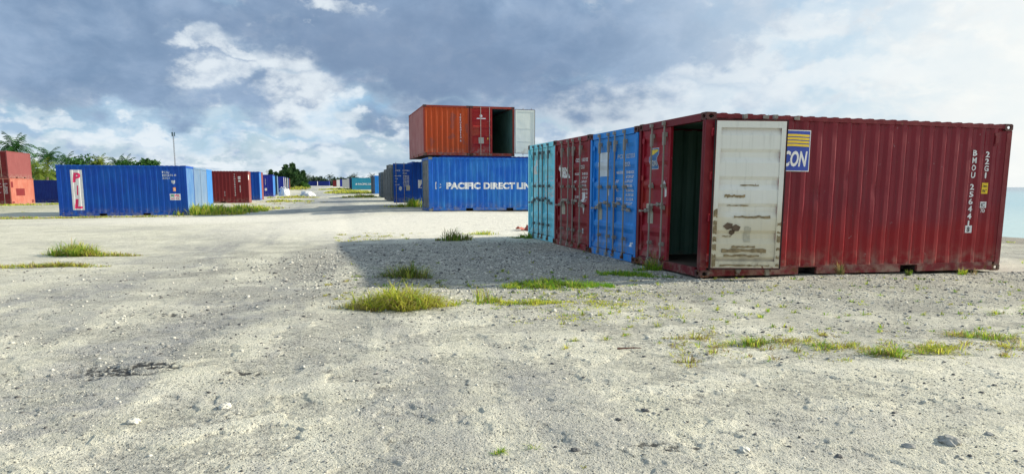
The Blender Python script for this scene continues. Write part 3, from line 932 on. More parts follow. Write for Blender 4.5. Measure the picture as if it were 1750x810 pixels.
micro += (0.012 * crust + .003 * crust2) * fade_c
hollow = (1 - crust) * (0.55 + .45 * (1 - crust2)) * np.clip((26 - RR) / 18, 0.15, 1) * np.clip(.75 + 3.2 * fbm(GX + 3, GY, 2, .35), .15, 1)
pale_patch = np.maximum(ellip(GX, GY, -1.0, 27.5, 7.5, 6.0, TH), .6 * ellip(GX, GY, -12, 31, 6, 4, TH))  # brighter ground ellipses mixed over the base colour
pale_patch = np.clip(pale_patch * 1.6, 0, 1)
GZ = GZ + micro * near + rutz - 0.02 * soak

n0, n1 = GX.shape
V = np.stack([GX, GY, GZ], -1).reshape(-1, 3)
idx = np.arange(n0 * n1).reshape(n0, n1)
q0 = idx[:-1, :-1]; q1 = idx[:-1, 1:]; q2 = idx[1:, 1:]; q3 = idx[1:, :-1]
Fq = np.stack([q0, q3, q2, q1], -1).reshape(-1, 4)
gme = big_mesh('ground', V, Fq)
for nm, arr in (('gravel', gravel), ('damp', damp), ('soak', soak), ('sand', sand), ('scrub', scrub), ('road', road), ('hollow', hollow), ('chalk', pale_patch), ('asph', road_shade_grey)):
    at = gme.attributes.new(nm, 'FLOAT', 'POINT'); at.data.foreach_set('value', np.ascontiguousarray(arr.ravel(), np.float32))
gme.polygons.foreach_set('use_smooth', np.ones(len(Fq), bool))

gm, q, b = principled('coral_ground')
P = q.new('ShaderNodeTexCoord').outputs['Object']
def attr(n):
    a = q.new('ShaderNodeAttribute'); a.attribute_name = n; return a.outputs['Fac']
big = q.noise(P, 0.35, 6, 0.6); mid = q.noise(P, 1.7, 7, 0.65); fine = q.noise(P, 9.0, 6, 0.7); grit = q.noise(P, 55.0, 4, 0.7); grit2 = q.noise(P, 130.0, 2, 0.6)
pale = q.mix(q.ss(mid, 0.35, 0.65), (0.55, 0.54, 0.43), (0.67, 0.655, 0.54))
col = q.mix(q.ss(big, 0.44, 0.66, 0, .8), pale, (0.45, 0.445, 0.38))
col = q.mix(q.m('MULTIPLY', q.ss(q.noise(P, 3.3, 6, 0.65, 0.6), 0.52, 0.68), 0.40), col, (0.36, 0.355, 0.31))
col = q.mix(q.m('MULTIPLY', q.ss(fine, 0.50, 0.70), 0.28), col, (0.30, 0.30, 0.27))
col = q.mix(q.m('MULTIPLY', attr('damp'), q.ss(q.m('ADD', q.m('MULTIPLY', fine, .5), q.m('MULTIPLY', mid, .5)), .40, .58, .4, .85)), col, (0.22, 0.228, 0.238))
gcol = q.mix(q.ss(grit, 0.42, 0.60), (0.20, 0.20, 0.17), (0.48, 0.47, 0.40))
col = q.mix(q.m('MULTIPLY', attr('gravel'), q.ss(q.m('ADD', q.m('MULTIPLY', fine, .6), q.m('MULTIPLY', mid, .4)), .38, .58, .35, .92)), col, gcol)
col = q.mix(q.m('MULTIPLY', attr('road'), 0.0), col, q.mix(q.ss(mid, .4, .6), (0.50, 0.49, 0.44), (0.64, 0.63, 0.56)))
col = q.mix(q.m('MULTIPLY', attr('asph'), 0.8), col, (0.27, 0.29, 0.30))
col = q.mix(attr('sand'), col, q.mix(q.ss(fine, .4, .6), (0.20, 0.18, 0.15), (0.27, 0.25, 0.21)))
col = q.mix(q.m('MULTIPLY', attr('scrub'), q.ss(fine, .38, .5)), col, (0.16, 0.17, 0.04))
# grit: dark and light grains
vor = q.new('ShaderNodeTexVoronoi', feature='F1'); q.put(vor.inputs['Vector'], P); vor.inputs['Scale'].default_value = 62.0
vr = q.sep(vor.outputs['Color'])[0]
col = q.mix(q.m('MULTIPLY', q.m('GREATER_THAN', vr, 0.80), q.ss(vor.outputs['Distance'], 0.42, 0.30, 0, 0.85)), col, (0.13, 0.13, 0.125))
vr2 = q.sep(vor.outputs['Color'])[1]
col = q.mix(q.m('MULTIPLY', q.m('GREATER_THAN', vr2, 0.84), q.ss(vor.outputs['Distance'], 0.45, 0.32, 0, 0.6)), col, (0.66, 0.65, 0.60))
col = q.mix(q.ss(grit2, 0.54, 0.68, 0, 0.60), col, (0.13, 0.13, 0.12))
col = q.mix(q.ss(grit2, 0.45, 0.32, 0, 0.50), col, (0.76, 0.75, 0.69))
hf = q.m('MULTIPLY', attr('hollow'), q.ss(q.noise(P, 22.0, 5, 0.75), .42, .58, .10, 0.68))
col = q.mix(hf, col, (0.17, 0.172, 0.16))
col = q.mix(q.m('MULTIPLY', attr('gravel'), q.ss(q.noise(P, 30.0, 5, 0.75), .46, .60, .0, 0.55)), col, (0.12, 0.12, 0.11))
col = q.mix(attr('chalk'), col, q.mix(q.ss(fine, .4, .6), (0.74, 0.72, 0.64), (0.62, 0.60, 0.52)))
spots = q.m('MULTIPLY', q.ss(q.noise(q.vm('MULTIPLY', P, (1, 1.5, 1)), 2.0, 6, 0.65), .56, .66), q.ss(q.noise(P, 26.0, 5, 0.7), .50, .60))
col = q.mix(q.m('MULTIPLY', spots, 0.85), col, (0.085, 0.087, 0.085))
col = q.mix(q.ss(attr('soak'), 0.25, 0.6, 0, 0.92), col, (0.035, 0.035, 0.035))
q.put(b.inputs['Base Color'], col)
q.put(b.inputs['Roughness'], q.ss(attr('soak'), 0.2, 0.6, 0.95, 0.6))
b.inputs['Specular IOR Level'].default_value = 0.2
bp = q.new('ShaderNodeBump'); bp.inputs['Strength'].default_value = 1.0; bp.inputs['Distance'].default_value = 0.026
hh = q.m('ADD', q.m('MULTIPLY', grit, 0.5), q.m('ADD', q.m('MULTIPLY', fine, 1.0), q.m('MULTIPLY', q.ss(vor.outputs['Distance'], 0.45, 0.1), q.m('MULTIPLY', vr, 0.45))))
q.put(bp.inputs['Height'], hh); q.put(b.inputs['Normal'], bp.outputs[0])
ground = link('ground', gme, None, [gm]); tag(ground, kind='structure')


def gz(x, y):
    """height of the finished ground sheet"""
    r = math.hypot(x, y); t = math.atan2(x, y)
    i = int(np.clip(np.searchsorted(rr, r) - 1, 0, n0 - 2)); j = int(np.clip(np.searchsorted(tt, t) - 1, 0, n1 - 2))
    fr = (r - rr[i]) / (rr[i + 1] - rr[i]); ft = (t - tt[j]) / (tt[j + 1] - tt[j])
    return float((GZ[i, j] * (1 - ft) + GZ[i, j + 1] * ft) * (1 - fr) + (GZ[i + 1, j] * (1 - ft) + GZ[i + 1, j + 1] * ft) * fr)


def gz_arr(x, y):
    r = np.hypot(x, y); t = np.arctan2(x, y)
    i = np.clip(np.searchsorted(rr, r) - 1, 0, n0 - 2); j = np.clip(np.searchsorted(tt, t) - 1, 0, n1 - 2)
    fr = (r - rr[i]) / (rr[i + 1] - rr[i]); ft = (t - tt[j]) / (tt[j + 1] - tt[j])
    return (GZ[i, j] * (1 - ft) + GZ[i, j + 1] * ft) * (1 - fr) + (GZ[i + 1, j] * (1 - ft) + GZ[i + 1, j + 1] * ft) * fr


# ------------------------------------------------------------------ sea
def sea_mesh():
    # a sheet of water to the right of the shore line, reaching the horizon
    s0, s1 = 19.0, 9000.0
    us = np.concatenate([np.linspace(s0, 60, 60), np.geomspace(62, s1, 40)]); vs = np.concatenate([-np.geomspace(9000, 60, 30), np.linspace(-58, 120, 60), np.geomspace(125, 9000, 30)])
    U, Vv = np.meshgrid(us, vs, indexing='ij')
    x = U * A.x + Vv * B.x; y = U * A.y + Vv * B.y
    z = np.full(x.shape, -0.42)
    P_ = np.stack([x, y, z], -1).reshape(-1, 3); ii = np.arange(x.size).reshape(x.shape)
    F_ = np.stack([ii[:-1, :-1], ii[1:, :-1], ii[1:, 1:], ii[:-1, 1:]], -1).reshape(-1, 4)
    return big_mesh('sea', P_, F_)


wm, q, b = principled('lagoon_water')
P = q.new('ShaderNodeTexCoord').outputs['Object']
x, y, z = q.sep(P)[:3]
sd = q.m('ADD', q.m('MULTIPLY', x, A.x), q.m('MULTIPLY', y, A.y))
wc = q.mix(q.ss(sd, 24.0, 75.0), (0.24, 0.42, 0.44), (0.07, 0.29, 0.38))
wc = q.mix(q.ss(sd, 90.0, 500.0), wc, (0.04, 0.15, 0.25))
q.put(b.inputs['Base Color'], wc); b.inputs['Roughness'].default_value = 0.22
bp = q.new('ShaderNodeBump'); bp.inputs['Strength'].default_value = 0.6; bp.inputs['Distance'].default_value = 0.10
q.put(bp.inputs['Height'], q.m('ADD', q.noise(q.vm('MULTIPLY', P, (1, 1, 1)), 1.3, 5, 0.6), q.m('MULTIPLY', q.noise(P, 0.25, 3), 2.0)))
q.put(b.inputs['Normal'], bp.outputs[0])
sea = link('sea', sea_mesh(), None, [wm]); tag(sea, kind='structure')

# ------------------------------------------------------------------ the near row of four containers
RED = Vector((2.995, 11.468, 0.0))
GAP = 0.012
row = 'containers side by side in the near row'


def rowc(k): return Vector((RED.x, RED.y, 0)) + B * ((W8 + GAP) * k) + A * [0, .0, -.01, .01][k] + Vector((0, 0, [0.0, 0.012, 0.024, 0.036][k] - 0.0))


# door artwork on the crimson container: left leaf
lf = Flat()
lf.rect(0.30, 1.60, 0.62, 1.98, 0, 0); lf.rect(0.31, 1.61, 0.61, 1.97, 1, 1); lf.poly([(0.33, 1.84), (0.59, 1.92), (0.59, 1.95), (0.33, 1.95)], 2, 2)
lf.text('CON', 0.32, 1.66, 0.10, 0.27, 0.03, 0, 2, shear=0.25)
lf.rect(0.25, 0.62, 0.47, 0.98, 3, 0)
lf.poly([(0.90, 1.10), (0.97, 1.12), (1.00, 1.22), (0.99, 1.34), (0.93, 1.40), (0.89, 1.36)], 0, 0)
lf.poly([(0.40, 1.28), (0.47, 1.25), (0.50, 1.32), (0.45, 1.37)], 3, 0)
red = container('maroon container at the near end, one door swung open showing white inside', place_left(rowc(0)) , TH,
                M['maroon'], roof=M['maroon'], frame=M['maroon_frame'], doors=M['crimson'], castm=M['casting'], right_open=R(257), lining=M['teal_lining'],
                door_lining=M['off_white'], left_art=lf, art_mats=[M['white_mark'], M['light_blue'], M['yellow_mark'], M['paper']], group=row, tilt=(0.0097, -0.003))
# side lettering and sign
sa_ = Flat()
sa_.vertical('BMOU', 5.31, 2.13, 0.10, 0.128, 0.078, 0.03)
sa_.vertical('256441', 5.31, 1.54, 0.10, 0.128, 0.078, 0.03)
sa_.rect(5.25, 0.68, 5.37, 0.81, 0, 0); sa_.text('8', 5.31, 0.698, 0.09, 0.055, 0.02, 3, 2, centre=True)
sa_.vertical('22G1', 5.59, 2.11, 0.10, 0.122, 0.078, 0.03)
sa_.rect(5.535, 1.37, 5.645, 1.56, 1, 0)
sa_.text('2.6m', 5.59, 1.485, 0.045, 0.085, 0.02, 3, 2, centre=True); sa_.text("8'6\"", 5.59, 1.395, 0.055, 0.075, 0.02, 3, 2, centre=True)
sa_.rect(5.535, 1.12, 5.645, 1.23, 0, 0); sa_.text('IC', 5.59, 1.14, 0.07, 0.07, 0.02, 3, 2, centre=True); sa_.text('70', 5.59, 1.04, 0.065, 0.08, 0.02, 0, 1, centre=True)
side_art(red, sa_, [M['worn_mark'], M['yellow_mark'], M['blue_mark'], M['black_mark']])
# framed sign, half hidden by the open door
sg = Flat()
sg.rect(1.02, 1.70, 2.00, 2.36, 0, 0); sg.rect(1.035, 1.715, 1.985, 2.345, 1, 1)
for i in range(4):
    z0 = 2.10 + i * 0.052
    sg.poly([(1.05, z0 - 0.03), (1.35, z0 - 0.005), (1.70, z0 + 0.003), (1.975, z0 - 0.004), (1.975, z0 + 0.033), (1.70, z0 + 0.040), (1.35, z0 + 0.034), (1.05, z0 + 0.012)], 2, 2)
sg.text('CON', 1.50, 1.79, 0.24, 0.455, 0.045, 0, 2, shear=0.2)
sg.whole = True
hl = L20 / 2
sg.wrap('sign', [M['white_mark'], M['blue_mark'], M['yellow_mark']], red, lambda a, z, l: Vector((a - 0.09 - hl, -(W8 / 2 - 0.008) - l, z)))
# small steel bits on the red side: vents, dents patch of bare primer
for xx, zz in ((5.72, 2.33), (0.55, 2.33)):
    mb = MB(); mb.box(xx - hl - 0.05, xx - hl + 0.05, -W8 / 2 - .004, -W8 / 2 + .05, zz - 0.12, zz + 0.10); mb.box(xx - hl - 0.038, xx - hl + 0.038, -W8 / 2 - .012, -W8 / 2 - .0045, zz - 0.09, zz + 0.05)
    mb.build('vent', [M['maroon_frame']], red)
for xx in (1.05, 1.62):        # lashing lugs on the top rail, seen above the open door
    mb = MB(); mb.box(xx - hl - 0.05, xx - hl + .05, -W8 / 2 - .018, -W8 / 2, H8 - .075, H8 - .025)
    mb.tube((xx - hl - .05, -W8 / 2 - .012, H8 - .07), (xx - hl + .05, -W8 / 2 - .012, H8 - .02), .012, n=6); mb.build('lashing_lug', [M['bar']], red)
# residue and torn paper on the white inner face of the open door
opd = [c for c in red.children if c.name.startswith('door') and c.name.split('.')[0] == 'door' and abs(c.rotation_euler.z) > 1.6]
opd = opd[0] if opd else [c for c in red.children if c.name.split('.')[0] == 'door'][-1]
rng = random.Random(4)
st_ = Flat()
def ragged(x0, z0, x1, z1, mi, n=14, j=0.012):
    pts = []
    for i in range(n): pts.append((x0 + (x1 - x0) * i / (n - 1), z0 + rng.uniform(-j, j)))
    for i in range(n): pts.append((x1 - (x1 - x0) * i / (n - 1), z1 + rng.uniform(-j, j)))
    st_.poly(pts, mi)
ragged(-0.96, 0.26, -0.24, 0.31, 0); ragged(-0.80, 0.33, -0.42, 0.36, 0, j=.008); ragged(-0.92, 0.19, -0.35, 0.22, 0, j=.01); ragged(-0.78, 0.80, -0.20, 0.835, 0, j=.01); ragged(-0.95, 1.12, -0.62, 1.16, 0, j=.01)
ragged(-0.60, 0.42, -0.50, 0.66, 2, 5)
for cx_, cz_, r_ in ((-0.745, 0.64, 0.075), (-0.86, 0.67, 0.075), (-0.80, 0.57, 0.06)):
    a0 = rng.uniform(0, 1); st_.poly([(cx_ + r_ * math.cos(a0 + k * 1.2566) * rng.uniform(.8, 1.25), cz_ + .8 * r_ * math.sin(a0 + k * 1.2566)) for k in range(5)], 1)
for k in range(7):
    z_ = .03 + k * .13
    ragged(-1.112, z_, -1.05, z_ + rng.uniform(.06, .14), 0, 6, .015); 
    if k < 6: ragged(-.085, z_, -.03, z_ + rng.uniform(.03, .12), 0, 6, .015)
ragged(-.98, .04, -.18, .062, 0, 16, .008); ragged(-.9, .985, -.55, 1.0, 0, 10, .006); ragged(-.7, 1.30, -.4, 1.315, 0, 8, .005); ragged(-.95, .50, -.80, .515, 0, 8, .006)
DH = H8 - 0.125 - 0.005 - 0.158
st_.v = [(-1.13 - a, z) for a, z in st_.v]    # measured from the free edge, which is on the right when the leaf is open
st_.whole = True; st_.wrap('stain', [M['brown_stain'], M['tape_brown'], M['paper']], opd, lambda a, z, l: Vector((a, (0.0625 if (a > -.088 or a < -1.03 or z < .115) else door_depth(z, DH) + 0.018) + l, z)), [p[0] for p in door_profile(DH)], axis=1)

# mid blue container
ra = Flat(); la = Flat()
DM = [M['worn_mark'], M['dull_mark'], M['paper'], M['pale_sticker'], M['black_mark'], M['yellow_mark'], M['white_mark']]


def plate_text(fl, right, idno, boldc=0, rows=8):
    """number block and weight table; fl coordinates run along the leaf, right leaf is negative"""
    # right leaf: x from -w (centre of the doors) to 0 (hinge): readable left to right from outside
    fl.text(idno[0], right[0], 1.86, 0.085, 0.26, 0.02, 1 if boldc else 0); fl.text(idno[1], right[0] + .42, 1.86, 0.085, 0.40, 0.02, 1 if boldc else 0)
    fl.text('22G1', right[0] + .42, 1.70, 0.085, 0.25, 0.02, 0)
    z = 1.56
    for k, (a_, b_) in enumerate((('MAX.GROSS', '30.480 KGS'), ('', '67.200 LBS'), ('TARE', '2.200 KGS'), ('', '4.850 LBS'), ('NET', '28.280 KGS'), ('', '62.350 LBS'), ('CU.CAP.', '33.2 CU.M.'), ('', '1.172 CU.FT'))[:rows]):
        if a_: fl.text(a_, right[0] - .04, z, 0.055, 0.055 * 0.72 * len(a_), 0.03, 0)
        fl.text(b_, right[0] + .44, z, 0.055, 0.36, 0.03, 0)
        z -= 0.088


plate_text(ra, (-0.98,), ('PCI', '023233'), 1)
ra.rect(-.30, .14, -.16, .22, 0)
la.rect(0.30, 1.52, 0.82, 2.02, 3); la.rect(0.24, 0.60, 0.48, 0.92, 2); la.rect(.78, 1.12, .84, 1.25, 0)
blue = container('blue container in the near row with a blank white square on its door', place_left(rowc(1)), TH,
                 M['sky_blue'], frame=M['sky_blue'], castm=M['casting'], bars=M['bar'], left_art=la, right_art=ra, art_mats=DM, group=row)
ra = Flat(); la = Flat()
plate_text(ra, (-0.98,), ('GES', '100100'))
ra.poly([(-.52, .94), (-.34, .94), (-.34, 1.16), (-.52, 1.16)], 0); ra.poly([(-.52, .90), (-.43, .66), (-.34, .90)], 0)
ra.rect(-.50, .22, -.42, .34, 0)
la.text('tex', 0.12, 1.52, 0.36, 0.78, 0.05, 6); la.rect(0.30, 0.62, 0.55, 1.0, 2); la.rect(.3, .25, .36, .3, 0)
tex = container('brick red container in the near row with tex lettered white on its left door', place_left(rowc(2)), TH,
                M['tex_red'], frame=M['tex_red'], castm=M['casting'], bars=M['bar'], left_art=la, right_art=ra, art_mats=DM, group=row)
la = Flat(); ra = Flat()
la.poly([(0.28, 1.62), (0.58, 1.62), (0.58, 2.02), (0.50, 2.02), (0.28, 1.72)], 0); la.poly([(0.36, 1.74), (0.50, 1.74), (0.50, 1.90)], 3, 1)
rng = random.Random(9); la.whole = ra.whole = True
for i in range(46):  # spots of scuffed paint, though their mesh shares the lettering name
    x_ = rng.uniform(-1.0, -0.12); z_ = rng.uniform(0.98, 1.55); ra.rect(x_, z_, x_ + rng.uniform(.03, .12), z_ + rng.uniform(.02, .05), 3)
for i in range(30):
    x_ = rng.uniform(0.25, 1.0); z_ = rng.uniform(0.6, 1.5); la.rect(x_, z_, x_ + rng.uniform(.03, .10), z_ + rng.uniform(.02, .06), 3, i * .01)
cyan = container('pale cyan container with scuffed paint at the far end of the near row', place_left(rowc(3)), TH,
                 M['cyan'], frame=M['cyan'], castm=M['casting'], bars=M['bar_dark'], left_art=la, right_art=ra, art_mats=DM, group=row)

# ------------------------------------------------------------------ blue stack behind, with two containers on top
pdl = container('royal blue broadside container under the orange one, lettered PACIFIC DIRECT LINE', place_left((-4.02, 35.33, 0.31)), TH,
                M['royal_blue'], end=M['rust_grey'], doors=M['rust_grey'], frame=M['royal_blue'], castm=M['rust_grey'], bars=M['rust_grey'], roof=M['royal_blue'], detail=1)
fl = Flat()
fl.poly([(.32, 1.06), (.38, 1.06), (.38, 1.09), (.355, 1.11), (.355, 1.34), (.38, 1.36), (.38, 1.40), (.32, 1.40)], 0)
fl.poly([(.52, 1.10), (.60, 1.15), (.60, 1.19), (.52, 1.14)], 0); fl.poly([(.54, 1.29), (.60, 1.24), (.60, 1.28), (.56, 1.33)], 0)
fl.text('PACIFIC', 0.86, 1.08, 0.30, 1.70, 0.075, 0); fl.text('DIRECT', 2.72, 1.08, 0.30, 1.60, 0.075, 0); fl.text('LINE', 4.42, 1.08, 0.30, 0.98, 0.075, 0)
fl.text('PDLU', 5.02, 2.10, 0.10, .34, 0.02, 0); fl.text('2201', 5.02, 1.96, 0.10, .34, 0.02, 0)
side_art(pdl, fl, [M['worn_mark']])
hidden = container('tall dark blue container tucked behind the broadside blue one, carrying the orange ones', place_left((-3.70, 38.55, 0.20)), TH, M['navy'], H=2.896, detail=0)
stk_b = container('deep blue container broadside behind the stack, one door leaf swung out beside the road', place_left((-6.0, 44.06, 0.39)), TH, M['deep_blue'], doors=M['deep_blue'],
                  frame=M['deep_blue'], detail=1, right_open=R(88), lining=M['navy'], art_mats=DM, right_art=None)
opb = [c for c in stk_b.children if c.name.split('.')[0] == 'door'][-1]
fl = Flat(); plate_text(fl, (-.98,), ('PCI', '253201')); fl.rect(-.36, .72, -.14, 1.02, 2); fl.poly([(-.80, .78), (-.70, .70), (-.62, .78), (-.62, .92), (-.72, .98), (-.8, .9)], 1)
fl.wrap('lettering', DM, opb, lambda a, z, l: Vector((a, door_depth(z, DH) + .006 - l - .004, z)), [p[0] for p in door_profile(DH)], axis=1)
fl = Flat(); fl.rect(.34, 1.02, 1.0, 1.50, 0); fl.poly([(.42, 1.06), (.66, 1.44), (.94, 1.44), (.66, 1.22), (.60, 1.06)], 1, 1)
side_art(stk_b, fl, [M['white_mark'], M['blue_mark']])
# top pair
o_c = (-4.60, 38.35, 3.105)
orange = container('orange container on top of the blue stack, closed end with white number column', place_end(o_c), TH - math.pi / 2,
                   M['chalky_red'], end=M['orange'], frame=M['orange_dark'], castm=M['casting'], detail=1, side_side=None)
fl = Flat(); fl.vertical('TERU580114', 1.97, 2.16, 0.10, 0.128, 0.07); fl.text('6', 1.97, 0.74, .1, .07, .02, 0, centre=True); end_art(orange, fl, [M['white_mark']])
fl = Flat(); fl.vertical('TERU5801146', 5.5, 1.9, 0.11, 0.14, 0.08); side_art(orange, fl, [M['dull_mark']], sy=1)
rp = Vector(o_c) + A * (W8 + 0.03)
la = Flat()
la.poly([(.52 + .075 * math.cos(k * .524), 1.93 + .075 * math.sin(k * .524)) for k in range(12)], 0); la.rect(.28, 1.77, .76, 1.82, 0); la.rect(.38, .50, .66, .82, 2); la.rect(.85, .72, .91, .80, 5); la.rect(.95, .50, .98, .58, 5)
topred = container('red container on top of the blue stack, right door folded back beside it', place_end(rp), TH + math.pi / 2,
                   M['signal_red'], frame=M['orange_dark'], castm=M['casting'], doors=M['signal_red'], bars=M['bar'], detail=1, right_open=R(183), lining=M['teal_lining'],
                   door_lining=M['mint_white'], left_art=la, art_mats=DM, flat_inner=True)

# ------------------------------------------------------------------ right side of the road, going away
def row_back(corner, k, gap=0.05): return Vector(corner) + B * ((W8 + gap) * k)


gR = 'containers beside the right edge of the road'
for k, (mt, lab) in enumerate(((M['teal_dark'], 'dark teal container just beyond the deep blue one on the right of the road'), (M['teal_dark'], 'second dark teal container in the block right of the road'),
                               (M['rust_grey'], 'weathered grey container in the right hand block, tallest of it'), (M['rust_grey'], 'weathered grey container closing the first block right of the road'))):
    container(lab, place_left(row_back((-8.64, 54.46, 0.38), k)), TH, mt, bars=M['bar'] if k < 2 else M['rust_grey'], detail=1, group=gR, H=2.896 if k == 2 else H8)
for k, (mt, lab) in enumerate(((M['rust_grey'], 'mottled grey container leading the second block right of the road'), (M['teal_dark'], 'dark teal container in the middle of the second block'), (M['grey_blue'], 'grey blue container at the back of the second block'))):
    container(lab, place_left(row_back((-12.63, 72.6, 0.41), k)), TH, mt, bars=M['rust_grey'], detail=1, group=gR)
for k, (sd_, en, lab) in enumerate(((M['sky_blue'], M['rust_grey'], 'bright blue container with a grey door end, past the grey blocks'), (M['navy'], M['rust_grey'], 'navy container right behind the bright blue one with the grey end'), (M['teal_dark'], M['rust_grey'], 'dark teal container third behind the bright blue side'))):
    far_container(lab, place_left(row_back((-19.36, 103.07, 0.5), k)), TH, sd_, en, group=gR)
cy5 = None
for k, (sd_, en, lab) in enumerate(((M['turquoise'], M['teal_dark'], 'turquoise container broadside across the grass with PACIFIC DIRECT on it'), (M['navy'], M['teal_dark'], 'navy container directly behind the turquoise broadside one'), (M['teal_dark'], M['teal_dark'], 'dark teal container two behind the turquoise one'),
                                    (M['navy'], M['navy'], 'navy container three behind the turquoise one'), (M['navy'], M['navy'], 'navy container four behind the turquoise one'))):
    o = far_container(lab, place_left(row_back((-35.08, 160.2, 0.9), k, 0.3)), TH, sd_, en, group=gR)
    cy5 = cy5 or o
fl = Flat(); fl.text('PACIFIC DIRECT', 1.3, 1.05, 0.38, 4.2, 0.05, 0); fl.poly([(.75, 1.02), (1.1, 1.1), (1.1, 1.45), (.75, 1.3)], 0)
fl.wrap('lettering', [M['white_mark']], cy5, lambda a, z, l: Vector((a - L20 / 2, -W8 / 2 - .01 - l, z)))
far_container('pale grey container with light door leaf, past the turquoise one', place_left((-47.2, 208.2, 1.18)), TH, M['pale_grey'], M['pale_grey'], group=gR, leaf=M['pale_grey'])
far_container('navy container with a white door leaf standing out, far down the right of the road', place_left((-60.63, 257.4, 1.58)), TH, M['purple_blue'], M['navy'], group=gR, leaf=M['white_mark'])
far_container('dark red container at the far end of the road on the right', place_left((-76, 310, 1.7)), TH, M['dark_red'], M['navy'], group=gR)
for i, (x_, d_, m1, m2, lab) in enumerate(((-103, 400, 'navy', 'navy', 'navy container across the far end of the road'), (-110, 402, 'navy', 'pale_grey', 'navy container left of another across the far end of the road'),
                                           (-96, 405, 'navy', 'salmon', 'navy container with a salmon neighbour at the road end'), (-90, 400, 'salmon', 'salmon', 'small salmon container at the end of the road'))):
    far_container(lab, (x_, d_, tz(x_, d_) - .05), 0.05, M[m1], M[m2], group='containers across the far end of the road')

# ------------------------------------------------------------------ left side of the road; sunlit ends painted paler than the sides
gL = 'containers beside the left edge of the road'
c0 = (-17.1, 38.4, -0.01)
pil = container('deep blue container broadside on the left with a vertical white PIL banner', place_right(c0), TH, M['deep_blue'], end=M['light_blue'], frame=M['deep_blue'], roof=M['deep_blue'], detail=1, group=gL)
fl = Flat()
fl.rect(0.62, 0.32, 1.16, 2.34, 1, 0)
for ch, z_ in (('P', 1.74), ('I', 1.10), ('L', 0.42)): fl.text(ch, 0.90, z_, 0.46, 0.36 if ch != 'I' else 0.10, 0.06, 2, 2, shear=0.12, centre=True)
fl.text('PCIU', 4.90, 2.19, .11, .34, .02, 0); fl.text('883296 8', 4.90, 2.04, .11, .66, .02, 0); fl.text('22G1', 4.90, 1.89, .11, .34, .02, 0)
fl.poly([(5.30, 1.82), (5.50, 1.82), (5.48, 1.68), (5.42, 1.62), (5.32, 1.70)], 0)
fl.rect(5.37, 1.26, 5.50, 1.46, 3); fl.text('5', 5.435, 1.29, .13, .08, .03, 1, 2, centre=True)
fl.rect(5.20, 0.80, 5.72, 1.13, 1); fl.text('PIL', 5.44, .98, .11, .25, .04, 2, 2); fl.rect(5.25, .99, 5.40, 1.08, 4, 2); fl.text('KOTA', 5.27, .84, .08, .38, .02, 2, 2)
side_art(pil, fl, [M['dull_mark'], M['white_mark'], M['pink_mark'], M['orange_mark'], M['green_mark']])
for k, (mt, lab) in enumerate(((M['grey_blue'], 'greyish blue container second behind the PIL banner one'), (M['grey_blue'], 'greyish blue container third in the row behind the PIL banner'), (M['mid_blue'], 'clear mid blue container last in the row behind the PIL banner')), 1):
    container(lab, place_right(row_back(c0, k)), TH, mt, end=mt, detail=1, group=gL)
dr = container('dark red container broadside with white number columns and a pinkish end', place_right((-21.57, 59.78, 0.17)), TH, M['dark_red'], end=M['dusty_pink'], frame=M['dark_red'], detail=1, group=gL)
fl = Flat(); fl.vertical('TGHU2901140', 5.0, 2.36, .12, .165, .09); fl.rect(5.26, 2.06, 5.46, 2.16, 0); fl.rect(5.26, 1.94, 5.46, 2.03, 0); fl.rect(5.28, 1.72, 5.44, 1.86, 0); fl.vertical('22G1', 5.4, 1.45, .12, .15, .09); fl.vertical('0125', 4.2, .95, .07, .1, .06)
side_art(dr, fl, [M['white_mark']])
fl = Flat(); fl.rect(.3, 1.9, .8, 2.3, 0); end_art(dr, fl, [M['white_mark']])
for k, (sd_, en, lab) in enumerate(((M['deep_blue'], M['mid_blue'], 'blue container with a pale blue end behind the dark red broadside one'), (M['dark_red'], M['dusty_pink'], 'container with a pinkish red end behind the pale blue end'))):
    container(lab, place_right(row_back((-23.17, 67.06, 0.28), k)), TH, sd_, end=en, detail=0, group=gL)
pb = far_container('ultramarine container broadside with white number columns left of the road', place_right((-28.5, 87.1, 0.35)), TH, M['purple_blue'], M['mid_blue'], group=gL)
fl = Flat(); fl.vertical('TCKU3021', 4.55, 2.05, .14, .19, .10); fl.vertical('22G1', 5.2, 2.1, .14, .19, .10); fl.rect(5.1, .7, 5.35, 1.0, 0)
fl.wrap('lettering', [M['white_mark']], pb, lambda a, z, l: Vector((a - L20 / 2, -W8 / 2 - .01 - l, z)))
far_container('pale blue ended container right behind the ultramarine one', place_right(row_back((-28.5, 87.1, 0.35), 1)), TH, M['navy'], M['mid_blue'], group=gL)
far_container('dark teal container with a grey blue end, beyond the ultramarine one', place_right((-31.34, 97.5, 0.42)), TH, M['teal_dark'], M['grey_blue'], group=gL)
far_container('navy container with a whitish end beside the white heap', place_right((-36.47, 116.7, 0.54)), TH, M['purple_blue'], M['pale_grey'], group=gL)
far_container('container with a second whitish end further down the left of the road', place_right((-38.6, 124.5, 0.6)), TH, M['navy'], M['pale_grey'], group=gL)
far_container('pale ended container before the bush, left of the road', place_right((-41.89, 136.2, 0.70)), TH, M['teal_dark'], M['pale_grey'], group=gL)
far_container('grey blue container second last before the bush', place_right((-45.9, 150, 0.74)), TH, M['navy'], M['grey_blue'], group=gL)
far_container('dark red container last of the line before the bush', place_right((-50.5, 165.9, 0.78)), TH, M['dark_red'], M['dusty_pink'], group=gL)
far_container('dark container roof just showing behind the dark red broadside one', place_right((-27.2, 70, .15)), TH, M['teal_dark'], M['teal_dark'], group=gL)

